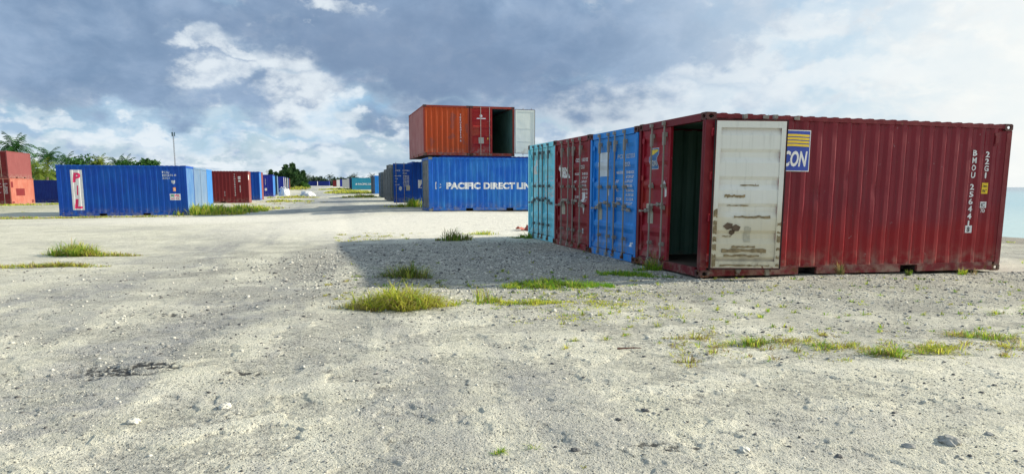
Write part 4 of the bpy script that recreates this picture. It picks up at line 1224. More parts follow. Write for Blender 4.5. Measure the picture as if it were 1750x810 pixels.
# far left stack, near doors painted darker for their shade, and navy neighbour
s_c = (-48.4, 70.44, -0.27)
sal = container('salmon sided container at the bottom of the far left stack', place_end(s_c, right=True), TH + math.pi / 2, M['salmon'], frame=M['salmon'], doors=M['dark_red'], detail=1,
                art_mats=DM)
fl = Flat(); plate_text(fl, (-.98,), ('TTN', '304455'))
dd = [c for c in sal.children if c.name.split('.')[0] == 'door'][-1]
fl.wrap('lettering', DM, dd, lambda a, z, l: Vector((a, door_depth(z, DH) + .006 - l - .004, z)), [p[0] for p in door_profile(DH)], axis=1)
fl = Flat(); fl.rect(1.4, .9, 3.6, 1.6, 0); fl.rect(.25, 1.7, .7, 2.25, 0); fl.rect(.1, .16, .8, .35, 0); fl.rect(5.2, .16, 5.9, .45, 0)
side_art(sal, fl, [M['dark_red']], sy=-1)
top = container('dull maroon container stacked on the salmon sided one at the far left', place_end((s_c[0] - .15, s_c[1] + .1, s_c[2] + H8 + .004), right=True), TH + math.pi / 2, M['dusty_pink'], frame=M['dusty_pink'], doors=M['dark_red'], detail=1)
container('dark red container standing left of the salmon sided one', place_end((s_c[0] - 2.6, s_c[1] - .6, s_c[2]), right=True), TH + math.pi / 2, M['dark_red'], detail=0)
container('dark red container on top of the leftmost stack', place_end((s_c[0] - 2.75, s_c[1] - .5, s_c[2] + H8 + .004), right=True), TH + math.pi / 2, M['dark_red'], detail=0)
nv = container('navy container broadside far back between the salmon stack and the PIL banner one', place_left((-54.9, 83.55, -0.33), 0.10), 0.10, M['navy'], detail=0)
container('navy container behind the left end of the PIL banner one', place_left((-48.6, 84.2, -0.33), 0.10), 0.10, M['navy'], detail=0)

# ------------------------------------------------------------------ foliage materials
def leafm(name, c, c2, trans=0.35, scale=3.0):
    m = bpy.data.materials.new(name); m.use_nodes = True
    n = m.node_tree; n.nodes.clear(); q = NG(n)
    P = q.new('ShaderNodeTexCoord').outputs['Object']
    col = q.mix(q.ss(q.noise(P, scale, 4, 0.6), 0.35, 0.65), c, c2)
    d = q.new('ShaderNodeBsdfPrincipled'); q.put(d.inputs['Base Color'], col); d.inputs['Roughness'].default_value = 0.6; d.inputs['Specular IOR Level'].default_value = 0.25
    t = q.new('ShaderNodeBsdfTranslucent'); q.put(t.inputs[0], col)
    mx = q.new('ShaderNodeMixShader'); mx.inputs[0].default_value = trans
    n.links.new(d.outputs[0], mx.inputs[1]); n.links.new(t.outputs[0], mx.inputs[2])
    o = q.new('ShaderNodeOutputMaterial'); n.links.new(mx.outputs[0], o.inputs[0])
    return m


G_GREEN = leafm('fresh_grass', (0.13, 0.31, 0.02), (0.23, 0.44, 0.04), 0.45)
G_YEL = leafm('sunny_grass', (0.50, 0.56, 0.05), (0.66, 0.66, 0.12), 0.5)
G_DRY = leafm('dry_grass', (0.46, 0.38, 0.17), (0.30, 0.20, 0.09), 0.35)
G_OLIVE = leafm('olive_grass', (0.10, 0.13, 0.03), (0.17, 0.19, 0.05), 0.35)
T_PALM = leafm('palm_leaf', (0.015, 0.065, 0.015), (0.04, 0.12, 0.02), 0.3, 1.0)
T_PALMY = leafm('yellowing_palm_leaf', (0.12, 0.20, 0.025), (0.20, 0.24, 0.04), 0.4, 1.0)
T_DARK = leafm('dark_leaf', (0.020, 0.075, 0.014), (0.05, 0.15, 0.025), 0.3, 0.8)
T_MID = leafm('bush_leaf', (0.045, 0.13, 0.02), (0.08, 0.18, 0.028), 0.35, 0.8)
T_PINE = leafm('casuarina_needle', (0.028, 0.075, 0.03), (0.06, 0.13, 0.04), 0.3, 0.8)
T_FAR = leafm('distant_leaf', (0.020, 0.045, 0.030), (0.04, 0.075, 0.035), 0.25, 0.3)
T_BARK = simple('grey_bark', (0.14, 0.11, 0.08), 0.9, scale=4)


# ------------------------------------------------------------------ grass
def blades(rs, n, cx, cy, rx, ry, h, lean=0.55, wid=0.006, mi_p=(1, 0, 0), power=0.5, zf=gz_arr, ang=0.0):
    """n curved blades gathered in many small tufts; each blade is 3 quads narrowing to the tip"""
    nt_ = max(1, int(n / 24))
    tr = rs.rand(nt_) ** 0.6; ta = rs.rand(nt_) * 2 * np.pi
    if nt_ == 1: tr = tr * 0
    tx, ty = tr * np.cos(ta), tr * np.sin(ta)
    th_t = (0.55 + 0.5 * rs.rand(nt_)) * (1 - 0.55 * tr ** 2)
    big = rs.rand(nt_) * .8 + .4
    bi = rs.choice(nt_, n, p=big / big.sum())
    sp_x = 0.30 * min(1, 3.0 / math.sqrt(nt_)); 
    ex = (tx[bi] + rs.randn(n) * sp_x * .55) * rx; ey = (ty[bi] + rs.randn(n) * sp_x * .55) * ry
    ca, sa = math.cos(ang), math.sin(ang)
    px = cx + ex * ca - ey * sa; py = cy + ex * sa + ey * ca
    pz = zf(px, py)
    hh_ = h * th_t[bi] * (0.35 + 0.85 * rs.rand(n))
    dirn = np.arctan2(ey - ty[bi] * ry, ex - tx[bi] * rx) + rs.randn(n) * 0.7
    ln = hh_ * lean * (0.25 + 1.5 * rs.rand(n) ** 1.3)
    w_ = wid * (0.6 + 0.6 * rs.rand(n))
    sd = dirn + np.pi / 2 + rs.randn(n) * .5
    sx, sy = np.cos(sd) * w_, np.sin(sd) * w_
    V_ = np.zeros((n, 8, 3))
    droop = np.clip(ln / hh_ - .5, 0, 1.2) * hh_ * .5
    for k, (t, wk, zz) in enumerate(((0, .8, 0), (.4, .9, .55), (.75, .55, .88), (1.0, .06, 1.0))):
        bx_ = px + np.cos(dirn) * ln * t ** 1.7; by_ = py + np.sin(dirn) * ln * t ** 1.7
        bz = pz - 0.01 + hh_ * zz - droop * t ** 3
        V_[:, 2 * k, 0] = bx_ - sx * wk; V_[:, 2 * k, 1] = by_ - sy * wk; V_[:, 2 * k, 2] = bz
        V_[:, 2 * k + 1, 0] = bx_ + sx * wk; V_[:, 2 * k + 1, 1] = by_ + sy * wk; V_[:, 2 * k + 1, 2] = bz
    base = (np.arange(n) * 8)[:, None, None]
    F_ = base + np.array([[0, 1, 3, 2], [2, 3, 5, 4], [4, 5, 7, 6]])[None]
    mi = rs.choice(len(mi_p), n, p=np.array(mi_p) / sum(mi_p))
    return V_.reshape(-1, 3), F_.reshape(-1, 4), np.repeat(mi, 3)


def join(parts):
    Vs, Fs, Ms, o = [], [], [], 0
    for v_, f_, m_ in parts:
        Vs.append(v_); Fs.append(f_ + o); Ms.append(m_); o += len(v_)
    return np.concatenate(Vs), np.concatenate(Fs), np.concatenate(Ms)


GM = [G_GREEN, G_YEL, G_DRY, G_OLIVE]
rsg = np.random.RandomState(21)


def grass_thing(label, specs, cat='grass tuft', group=None):
    """specs: (u, v, rx, ry, h, n, mix) centre given on the ground"""
    cx_, cy_ = specs[0][0], specs[0][1]
    ps = [blades(rsg, n, x, y, rx, ry, h, mi_p=mp, **(kw or {})) for (x, y, rx, ry, h, n, mp, kw) in specs]
    v_, f_, m_ = join(ps)
    z0 = gz(cx_, cy_)
    v_ = v_ - np.array([cx_, cy_, z0])
    me = big_mesh('grass_clump', v_, f_, m_)
    o = link('grass_clump', me, None, GM); o.location = (cx_, cy_, z0)
    tag(o, label, cat, group)
    return o


def gp(u, v): return gnd(u, v)


big_ = dict(wid=0.005, lean=1.35)
x, y = gp(680, 528)
grass_thing('big sunlit yellow green grass clump, largest in the open ground', [(x, y, .52, .25, .36, 2300, (.10, .62, .24, .04), big_), (x - .42, y - .12, .36, .16, .15, 450, (0, .4, .5, .1), big_), (x + .45, y + .15, .28, .18, .22, 350, (.1, .7, .2, 0), big_), (x, y - .1, .5, .2, .12, 300, (0, .2, .8, 0), big_)])
x, y = gp(692, 478)
grass_thing('dull green grass clump just behind the big yellow one', [(x, y, .42, .2, .36, 620, (.2, .2, .1, .5), big_), (x - .55, y + .0, .25, .12, .08, 120, (.2, .1, .2, .5), big_)])
x, y = gp(778, 414)
grass_thing('olive grass clump at the far edge of the shaded gravel', [(x, y, .45, .3, .36, 380, (.2, .1, .1, .6), dict(wid=.009)), (x - .5, y + .1, .25, .12, .1, 90, (.2, .1, .2, .5), dict(wid=.009))])
x, y = gp(822, 403)
grass_thing('small yellow grass tuft beyond the shaded gravel', [(x, y, .5, .3, .18, 260, (.2, .7, .1, 0), dict(wid=.009))])
x, y = gp(955, 492)
grass_thing('wide bright green grass patch before the brick red doors', [(x, y, .75, .42, .15, 2300, (.55, .2, .07, .18), dict(wid=.005, lean=1.0)), (x - .65, y - .1, .35, .2, .09, 500, (.4, .4, 0, .2), dict(wid=.005)), (x + .5, y + .05, .35, .25, .11, 700, (.9, .1, 0, 0), dict(wid=.005))], 'grass patch')
x, y = gp(905, 522)
grass_thing('lime yellow low grass patch in the sun below the bright green one', [(x, y, .45, .16, .08, 900, (.15, .8, .05, 0), dict(wid=.005)), (x - .5, y + .1, .3, .14, .10, 260, (.2, .6, .1, .1), dict(wid=.005)), (x + .75, y + .1, .45, .12, .05, 400, (0, .8, .2, 0), dict(wid=.005))], 'grass patch')
x, y = gp(830, 520)
grass_thing('thin upright weed at the left of the lime yellow patch', [(x, y, .14, .08, .34, 60, (.2, .5, .3, 0), dict(wid=.005)), (x, y, .30, .1, .06, 160, (.2, .7, .1, 0), dict(wid=.005))], 'weed')
x, y = gp(1075, 472)
grass_thing('green grass strip in front of the blue doors', [(x, y, .50, .22, .12, 1100, (.8, .15, 0, .05), dict(wid=.005)), (x + .45, y - .18, .3, .12, .07, 300, (.7, .2, 0, .1), dict(wid=.005)), (x - .35, y + .25, .2, .15, .08, 160, (.8, .2, 0, 0), dict(wid=.005))], 'grass patch')
x, y = gp(1112, 462)
grass_thing('spiky weed with pale stalks beside the crimson door', [(x, y, .20, .12, .42, 90, (.3, .2, .5, 0), dict(wid=.006)), (x, y, .25, .15, .2, 260, (.9, .1, 0, 0), dict(wid=.006))], 'weed')
x, y = gp(1056, 440)
grass_thing('dark green weed tuft against the blue doors', [(x, y, .22, .14, .24, 260, (.5, .1, .1, .3), dict(wid=.007))], 'weed')
x, y = gp(908, 409)
grass_thing('dark green weed at the foot of the pale cyan container', [(x, y, .3, .25, .26, 260, (.6, .05, 0, .35), dict(wid=.009)), (x - .25, y, .3, .2, .12, 130, (.3, .2, 0, .5), dict(wid=.009))], 'weed')
x, y = gp(1650, 464)
grass_thing('small yellow green tuft at the base of the maroon container near its right corner', [(x, y, .17, .1, .15, 200, (.4, .5, .1, 0), dict(wid=.005)), (x + .12, y, .3, .08, .22, 26, (0, 0, .6, .4), dict(wid=.004))])
x, y = gp(1437, 470)
grass_thing('dead brown twiggy weed against the maroon side', [(x, y, .12, .06, .24, 70, (0, 0, .5, .5), dict(wid=.004))], 'weed')
x, y = gp(1548, 469)
grass_thing('little olive weed in front of the forklift pocket', [(x, y, .12, .06, .14, 70, (.2, .1, 0, .7), dict(wid=.004))], 'weed')
n_lab = [(1187, 583, .22, .10, .13, 190, (.1, .2, .5, .2), 'reddish dry tuft at the left start of the near grass line'),
         (1280, 592, .20, .12, .17, 380, (.6, .25, .1, .05), 'spreading green tuft second in the near grass line'),
         (1345, 592, .30, .10, .10, 240, (.1, .35, .5, .05), 'low straw coloured tuft between two green ones in the near line'),
         (1418, 598, .30, .12, .13, 420, (.4, .4, .15, .05), 'green and yellow tuft in the middle of the near grass line'),
         (1522, 614, .20, .13, .17, 480, (.65, .25, .1, 0), 'dense green tuft nearest the camera in the near line'),
         (1600, 604, .32, .15, .12, 700, (.25, .65, .1, 0), 'broad yellow green tuft right of the dense one'),
         (1690, 580, .28, .14, .13, 480, (.65, .25, .1, 0), 'bright green tuft near the right edge of the photo'),
         (1642, 575, .25, .10, .10, 200, (.1, .3, .6, 0), 'straw tuft left of the bright green one at the right'),
         (1745, 598, .18, .14, .14, 260, (.1, .7, .2, 0), 'yellow tuft cut by the right edge of the photo'),
         (1700, 540, .22, .08, .09, 150, (.7, .2, .1, 0), 'small green tuft above the right end of the near line')]
for (u, v, rx, ry, h, n, mp, lab) in n_lab:
    x, y = gp(u, v); grass_thing(lab, [(x, y, rx * .9, ry, h * .9, int(n * .65), (mp[0] * .7, mp[1] + .1, mp[2] + .2, mp[3]), dict(wid=.004, lean=1.5)), (x, y, rx * 1.1, ry * 1.2, h * .3, int(n * .25), (.05, .25, .6, .1), dict(wid=.004, lean=2.0))], group='grass tufts in the near line')
x, y = gp(860, 778); grass_thing('small green sprig in the foreground dirt', [(x, y, .05, .03, .07, 90, (.5, .4, .1, 0), dict(wid=.0025, lean=1.1))], 'weed')
x, y = gp(912, 772); grass_thing('thin wispy sprig right of the foreground one', [(x, y, .07, .04, .08, 16, (.5, .4, .1, 0), dict(wid=.0022, lean=1.3))], 'weed')
x, y = gp(998, 800); grass_thing('tiny yellow sprig by the bottom edge', [(x, y, .03, .02, .03, 40, (.3, .5, .2, 0), dict(wid=.0025, lean=1.3))], 'weed')
x, y = gp(128, 437)
grass_thing('tall green clump on the left open ground', [(x, y, .50, .30, .38, 1300, (.35, .40, .15, .1), dict(wid=.008, lean=1.1)), (x + .75, y - .1, .75, .20, .15, 650, (.1, .4, .4, .1), dict(wid=.008, lean=1.2)), (x - .6, y + .1, .5, .1, .08, 90, (.1, .5, .3, .1), dict(wid=.008))])
x, y = gp(80, 458)
grass_thing('long low grass band in front of the tall left clump', [(x, y, 1.15, .24, .13, 1700, (.15, .35, .42, .08), dict(wid=.006, lean=1.4)), (x - 1.2, y - .1, .8, .2, .10, 600, (.25, .45, .25, .05), dict(wid=.006)), (x - .7, y - .65, .6, .12, .05, 160, (.1, .5, .3, .1), dict(wid=.006))], 'grass band')
x, y = -16.6, 39.2
grass_thing('large yellow green grass mound at the corner of the PIL banner container', [(x, y, 2.3, 1.2, .62, 2600, (.35, .5, .1, .05), dict(wid=.022, lean=.5)), (x + .9, y + 3.0, 1.5, 2.4, .46, 2000, (.3, .5, .1, .1), dict(wid=.022, lean=.5)), (x + 1.0, y - .6, 1.2, .8, .3, 700, (.1, .6, .25, .05), dict(wid=.02)),
                                                                                  (x + 1.4, y + 5.0, 1.3, 1.8, .20, 400, (.1, .5, .35, .05), dict(wid=.02))], 'grass mound')
x, y = -22.0, 34.0
grass_thing('dry grass strip running in front of the PIL banner container', [(x - 1.5, y, 4.5, .45, .16, 2400, (.1, .4, .35, .15), dict(wid=.016, ang=.26)), (x + 3.4, y + 1.4, 3.0, .35, .14, 900, (.1, .4, .35, .15), dict(wid=.016, ang=.26))], 'grass band')
grass_thing('pale grass patch before the salmon stack at the far left', [(-42.5, 62.5, 5.0, 1.6, .25, 1500, (.1, .6, .2, .1), dict(wid=.04))], 'grass patch')
grass_thing('green weed between the deep blue container and the royal blue one', [(-5.6, 41.2, .7, .6, .55, 380, (.5, .4, .1, 0), dict(wid=.02)), (-6.6, 41.2, 1.0, .4, .2, 200, (.2, .5, .3, 0), dict(wid=.02))], 'weed')
grass_thing('wide yellow grass patch right of the road before the turquoise container', [(-26.6, 120, 4.2, 15, .5, 6000, (.1, .55, .2, .15), dict(wid=.06, ang=.263)), (-39, 165, 4, 9, .5, 1500, (.05, .7, .15, .1), dict(wid=.09))], 'grass patch')
grass_thing('grass verge by the grey blocks on the right of the road', [(-15.6, 76, 1.8, 4.5, .4, 900, (.1, .3, .3, .3), dict(wid=.045))], 'grass patch')
grass_thing('yellow grass field beyond the white heap, left of the road', [(-57.5, 196, 3.2, 24, .6, 3000, (.1, .4, .2, .3), dict(wid=.09, ang=.263))], 'grass patch')
grass_thing('grass verge between the dark red container and the road', [(-19.5, 63, 2.2, 1.2, .25, 800, (.1, .5, .3, .1), dict(wid=.035)), (-23.5, 78, 2.6, 2.0, .3, 800, (.1, .4, .4, .1), dict(wid=.045))], 'grass patch')
# sparse ground cover nobody could count
parts = []
rsc = np.random.RandomState(5)
def cover(n, xr, yr, gen, h, wd, mp, nb=(8, 30), spread=.05):
    for i in range(n):
        x_, y_ = gen()
        parts.append(blades(rsc, rsc.randint(*nb), x_, y_, spread * (0.5 + rsc.rand() * 1.5), spread * (0.4 + rsc.rand()), h * (.5 + rsc.rand()), mi_p=mp, wid=wd, lean=1.1))
cover(70, 0, 0, lambda: gp(rsc.normal(985, 95), rsc.normal(522, 16)), .035, .005, (.1, .75, .15, 0), (50, 140), .26)
cover(60, 0, 0, lambda: gp(rsc.normal(930, 120), rsc.normal(498, 14)), .05, .005, (.45, .3, .1, .15), (20, 60), .16)
cover(110, 0, 0, lambda: gp(rsc.uniform(1130, 1760), rsc.uniform(484, 575)), .05, .004, (.5, .35, .15, 0))
cover(60, 0, 0, lambda: gp(rsc.uniform(960, 1360), rsc.uniform(490, 600)), .05, .004, (.3, .5, .2, 0))
cover(60, 0, 0, lambda: gp(rsc.uniform(600, 1080), rsc.uniform(420, 520)), .06, .005, (.3, .2, .1, .4))
cover(130, 0, 0, lambda: gp(rsc.uniform(1140, 1740), rsc.normal(597, 12)), .05, .004, (.12, .33, .5, .05), (10, 36), .13)
cover(40, 0, 0, lambda: gp(rsc.uniform(560, 720), rsc.uniform(402, 414)), .05, .008, (.1, .5, .35, .05), (20, 40), .25)
cover(14, 0, 0, lambda: gp(rsc.uniform(545, 600), rsc.uniform(470, 520)), .04, .006, (.1, .4, .5, 0), (20, 40), .10)
cover(26, 0, 0, lambda: gp(rsc.uniform(1130, 1720), rsc.uniform(474, 480)), .05, .005, (.4, .2, .2, .2))
cover(40, 0, 0, lambda: (lambda s, t: (A.x * s + B.x * t, A.y * s + B.y * t))(rsc.uniform(14, 21), rsc.uniform(8, 24)), .08, .01, (.4, .5, .1, 0), (30, 60), .35)
cover(60, 0, 0, lambda: (rsc.uniform(-45, -12), rsc.uniform(40, 62)), .12, .02, (.1, .5, .3, .1), (10, 30), .5)
v_, f_, m_ = join(parts)
tag(link('ground_cover', big_mesh('ground_cover', v_, f_, m_), None, GM), 'sparse low sprigs and dry creeping growth scattered over the gravel', 'ground cover', kind='stuff')

# ------------------------------------------------------------------ loose stones
def ico():
    t = (1 + 5 ** .5) / 2
    v = np.array([(-1, t, 0), (1, t, 0), (-1, -t, 0), (1, -t, 0), (0, -1, t), (0, 1, t), (0, -1, -t), (0, 1, -t), (t, 0, -1), (t, 0, 1), (-t, 0, -1), (-t, 0, 1)], float)
    v /= np.linalg.norm(v[0])
    f = np.array([(0, 11, 5), (0, 5, 1), (0, 1, 7), (0, 7, 10), (0, 10, 11), (1, 5, 9), (5, 11, 4), (11, 10, 2), (10, 7, 6), (7, 1, 8), (3, 9, 4), (3, 4, 2), (3, 2, 6), (3, 6, 8), (3, 8, 9), (4, 9, 5), (2, 4, 11), (6, 2, 10), (8, 6, 7), (9, 8, 1)])
    return v, f


IV, IF = ico()
S_PALE = simple('pale_coral_stone', (0.55, 0.54, 0.48), 0.9, var=0.2, scale=30)
S_GREY = simple('grey_stone', (0.30, 0.30, 0.28), 0.9, var=0.3, scale=30)
S_DARK = simple('dark_stone', (0.10, 0.10, 0.10), 0.85, var=0.3, scale=30)


def pebbles(rs, px, py, size, pm):
    n = len(px)
    k = IV[None] * (1 + 0.35 * (rs.rand(n, 12, 1) - .5))
    sc = size[:, None] * (0.6 + 0.8 * rs.rand(n, 3)); sc[:, 2] *= 0.65
    k = k * sc[:, None, :]
    a = rs.rand(n) * 6.283; ca, sa = np.cos(a)[:, None], np.sin(a)[:, None]
    X = k[:, :, 0] * ca - k[:, :, 1] * sa; Y = k[:, :, 0] * sa + k[:, :, 1] * ca
    Z = k[:, :, 2] + (gz_arr(px, py) + size * 0.12)[:, None]
    V_ = np.stack([X + px[:, None], Y + py[:, None], Z], -1).reshape(-1, 3)
    F_ = (np.arange(n) * 12)[:, None, None] + IF[None]
    return V_, F_.reshape(-1, 3), np.repeat(rs.choice(3, n, p=pm), 20)


rsp = np.random.RandomState(33)
n = 42000
d_ = 3.0 * (16 / 3.0) ** (rsp.rand(n) ** 0.8); az_ = (rsp.rand(n) - .5) * 2 * R(41)
px, py = d_ * np.sin(az_), d_ * np.cos(az_)
keep = fbm(px, py, 3, 1.3) + 0.35 * (rsp.rand(n) - .5) > -0.06
px, py, d_ = px[keep], py[keep], d_[keep]
sz = 0.0028 * (1 + rsp.pareto(2.6, len(px))).clip(1, 5) * np.clip(d_ / 5, .8, 1.7)
P1 = pebbles(rsp, px, py, sz, (.30, .45, .25))
n = 16000      # gravel before the doors
th_ = rsp.rand(n) * 6.283; r_ = rsp.rand(n) ** .62 * (1 + .35 * rsp.rand(n) ** 3)
px = -0.2 + r_ * np.cos(th_) * 4.2; py = 14.3 + r_ * np.sin(th_) * 5.4
ok = (((px - RED.x) * A.x + (py - RED.y) * A.y) < -0.05)
px, py = px[ok], py[ok]
P2 = pebbles(rsp, px, py, 0.008 * (1 + rsp.pareto(3.0, len(px))).clip(1, 4), (.40, .32, .28))
n = 6000       # gravel before the maroon side
s_ = rsp.uniform(-.5, 7, n); t_ = -rsp.rand(n) ** 1.5 * 3.2 - .05
px = RED.x + A.x * s_ + B.x * t_; py = RED.y + A.y * s_ + B.y * t_
P3 = pebbles(rsp, px, py, 0.006 * (1 + rsp.pareto(3.0, len(px))).clip(1, 4), (.45, .35, .20))
v_, f_, m_ = join([P1, P2, P3])
tag(link('gravel', big_mesh('gravel', v_, f_, m_), None, [S_PALE, S_GREY, S_DARK]), 'loose coral gravel and grit strewn over the ground', 'gravel', kind='stuff')

# a few stones large enough to point at
def stone(u, v, r, mt, lab, flat=.6, group='larger loose stones in the foreground'):
    x_, y_ = gp(u, v); rs_ = np.random.RandomState(int(u * 7 + v))
    bm = bmesh.new(); bmesh.ops.create_icosphere(bm, subdivisions=3, radius=1)
    for w in bm.verts:
        c = w.co; k_ = 1 + 0.5 * float(perlin(np.array([c.x * 1.7 + u]), np.array([c.y * 1.7 + c.z * 1.3]))[0]) + .18 * float(perlin(np.array([c.x * 5 + u]), np.array([c.y * 5 + c.z * 4]))[0])
        w.co = Vector((c.x * r * 1.25, c.y * r, c.z * r * flat)) * k_
    me = bpy.data.meshes.new('stone'); bm.to_mesh(me); bm.free()
    o = link('stone', me, None, [mt]); o.location = (x_, y_, gz(x_, y_) + r * flat * .25); o.rotation_euler = (0, 0, rs_.rand() * 6)
    tag(o, lab, 'stone', group)


for s_ in ((385, 697, .040, S_PALE, 'white stone left of centre in the foreground'), (1272, 777, .030, S_PALE, 'pale stone in the lower right foreground'), (1102, 707, .022, S_DARK, 'small dark stone right of the centre foreground'),
           (1057, 722, .016, S_DARK, 'dark pebble just left of the small dark stone'), (983, 775, .022, S_DARK, 'black stone near the bottom edge, right of the green sprigs'), (1622, 762, .050, S_GREY, 'flat grey stone at the lower right'),
           (1552, 768, .028, S_GREY, 'grey stone left of the flat one at the lower right'), (1150, 664, .012, S_DARK, 'dark chip beyond the small dark stone'), (1690, 750, .020, S_GREY, 'small grey stone right of the flat one'),
           (1434, 783, .018, S_DARK, 'dark stone between the pale and grey stones at the bottom'), (1105, 656, .012, S_GREY, 'grey chip left of the dark chip'), (228, 724, .035, S_PALE, 'flat pale stone in the lower left foreground'),
           (1137, 470, .030, S_PALE, 'white stone at the sill corner of the open container')):
    stone(*s_)
# driftwood twig lying on the ground
mb = MB(); x_, y_ = gp(1055, 600); z_ = gz(x_, y_)
mb.tube((0, 0, .008), (.16, .015, .012), .009, .006, 6); mb.tube((.16, .015, .012), (.22, .01, .008), .006, .003, 6)
o = mb.build('twig', [simple('reddish_wood', (0.12, 0.045, 0.03), .8)]); o.location = (x_, y_, z_); tag(o, 'short reddish brown stick lying on the bare ground', 'stick')

# ------------------------------------------------------------------ white heaps by the road
def tarp_heap(u, d, w, h, label, seed, low=False):
    x_ = (u - 875) / F_PX * d * .99
    rs_ = np.random.RandomState(seed)
    bm = bmesh.new(); bmesh.ops.create_icosphere(bm, subdivisions=4, radius=1)
    for p in bm.verts:
        c = p.co
        k_ = 1 + .22 * float(fbm(np.array([c.x * 1.3 + seed]), np.array([c.y * 1.3 + c.z]), 4, 1.6)[0]) * 3
        zz = max(c.z, -.05)
        zz = abs(zz) ** (.75 if low else .5) * (1 if zz > 0 else -1)
        p.co = Vector((c.x * w / 2 * k_, c.y * w / 2.4 * k_, zz * h * k_ * (1 - .25 * c.x * (1 if low else -.3))))
    me = bpy.data.meshes.new('heap'); bm.to_mesh(me); bm.free()
    z_ = tz(x_, d) - .05
    t = empty('bulk_bag' if not low else 'covered_heap', (x_, d, z_)); tag(t, label, 'bag' if not low else 'heap')
    me.name = 'cover'; me.polygons.foreach_set('use_smooth', [True] * len(me.polygons))
    link('cover', me, t, [simple('white_tarpaulin', (0.62, 0.64, 0.66), .6, var=.12, scale=2)])
    if not low:
        for k in range(3):
            mb = MB(); a0 = rs_.uniform(-.8, .2); mb.tube((a0, -.2, h * .9), (a0 + .25, -.2, h * 1.28), .05, .03, 5); mb.tube((a0 + .25, -.2, h * 1.28), (a0 + .5, -.1, h * .92), .03, .05, 5); mb.build('lifting_loop', [M['white_mark']], t)


tarp_heap(485, 92, 1.25, .9, 'white bulk bag standing at the left edge of the road', 3)
for o_ in [o for o in bpy.data.objects if o.name.startswith('bulk_bag')]: o_.scale = (1, 1, 1)
tarp_heap(526, 92, 1.75, .62, 'low white covered heap on the road side', 8, True)

# ------------------------------------------------------------------ trees
def frond(rs, base, az, el, L_, n=16, droop=1.0, lw=.05, ll=.6):
    """one feather leaf: curved rib with hanging leaflets"""
    V_, F_ = [], []
    p = np.array(base, float); d = np.array([math.cos(az) * math.cos(el), math.sin(az) * math.cos(el), math.sin(el)])
    side = np.array([-math.sin(az), math.cos(az), 0]); step = L_ / n
    pts = [p.copy()]
    for i in range(n):
        p = p + d * step; pts.append(p.copy())
        d = d + np.array([0, 0, -droop * 1.55 / n * (0.5 + 1.3 * i / n)]); d /= np.linalg.norm(d)
    for i in range(1, n + 1):
        t = i / n; l = ll * (math.sin(math.pi * min(1, t * .92 + .1)) ** .6 + .05)
        dd = pts[i] - pts[i - 1]; dd /= np.linalg.norm(dd)
        b0 = pts[i - 1]; b1 = pts[i]
        for s in (-1, 1):
            tip = (b0 + b1) / 2 + side * s * l * .72 + dd * l * .35 + np.array([0, 0, -l * rs.uniform(.25, .7)])
            k = len(V_); V_ += [b0, b0 + (b1 - b0) * .62, tip + dd * lw * .3, tip - dd * lw * .3]; F_.append((k, k + 1, k + 2, k + 3))
        k = len(V_); r_ = .03 * (1 - t) + .008
        V_ += [b0 + side * r_, b0 - side * r_, b1 - side * r_, b1 + side * r_]; F_.append((k, k + 1, k + 2, k + 3))
    return V_, F_


def palm(x_, y_, h, L_, label, seed, mat=None, nf=22, lean=(.6, 0), group='coconut palms behind the left containers', trunk_r=.16):
    rs_ = np.random.RandomState(seed)
    z_ = tz(x_, y_) - .1
    t = empty('palm_tree', (x_, y_, z_)); tag(t, label, 'palm tree', group)
    mb = MB(); prev = (0, 0, 0)
    N = 8
    for i in range(N):
        f = (i + 1) / N; p = (lean[0] * f ** 1.6, lean[1] * f ** 1.6, h * f)
        mb.tube(prev, p, trunk_r * (1.35 - .6 * (i / N)), trunk_r * (1.35 - .6 * f), 8); prev = p
    mb.build('trunk', [T_BARK], t)
    V_, F_ = [], []
    for i in range(nf):
        az = i * 2.39996 + rs_.uniform(-.2, .2); e = 1.25 - 1.75 * (i / nf) + rs_.uniform(-.15, .15)
        v_, f_ = frond(rs_, prev, az, e, L_ * rs_.uniform(.8, 1.1), droop=rs_.uniform(.8, 1.4), ll=L_ * .24, lw=.09)
        k = len(V_); V_ += v_; F_ += [tuple(a + k for a in q_) for q_ in f_]
    me = big_mesh('crown', np.array(V_), np.array(F_)); link('crown', me, t, [mat or T_PALM])
    return t


def crown_points(rs, n, lobes):
    """points spread through the outer part of several lobes"""
    w = np.array([l[3] * l[4] * l[5] for l in lobes]); w = w / w.sum()
    li = rs.choice(len(lobes), n, p=w)
    d = rs.randn(n, 3); d /= np.linalg.norm(d, axis=1)[:, None]
    r = (0.45 + 0.6 * rs.rand(n) ** .6)[:, None]
    L_ = np.array(lobes)
    return L_[li, :3] + d * r * L_[li, 3:6] * (1 + 0.18 * rs.randn(n, 1)), d


def leaf_quads(rs, P_, D_, size, stretch=1.0, up=0.0):
    n = len(P_)
    a = rs.randn(n, 3) + D_ * .6 + np.array([0, 0, up]); a /= np.linalg.norm(a, axis=1)[:, None]
    b_ = np.cross(a, rs.randn(n, 3)); b_ /= np.linalg.norm(b_, axis=1)[:, None]
    s = size * (.6 + .8 * rs.rand(n))[:, None]
    A_ = a * s * stretch; B_ = b_ * s
    V_ = np.stack([P_ - A_ * .5, P_ + B_ * .35, P_ + A_ * .5, P_ - B_ * .35], 1).reshape(-1, 3)
    F_ = np.arange(n * 4).reshape(-1, 4)
    return V_, F_


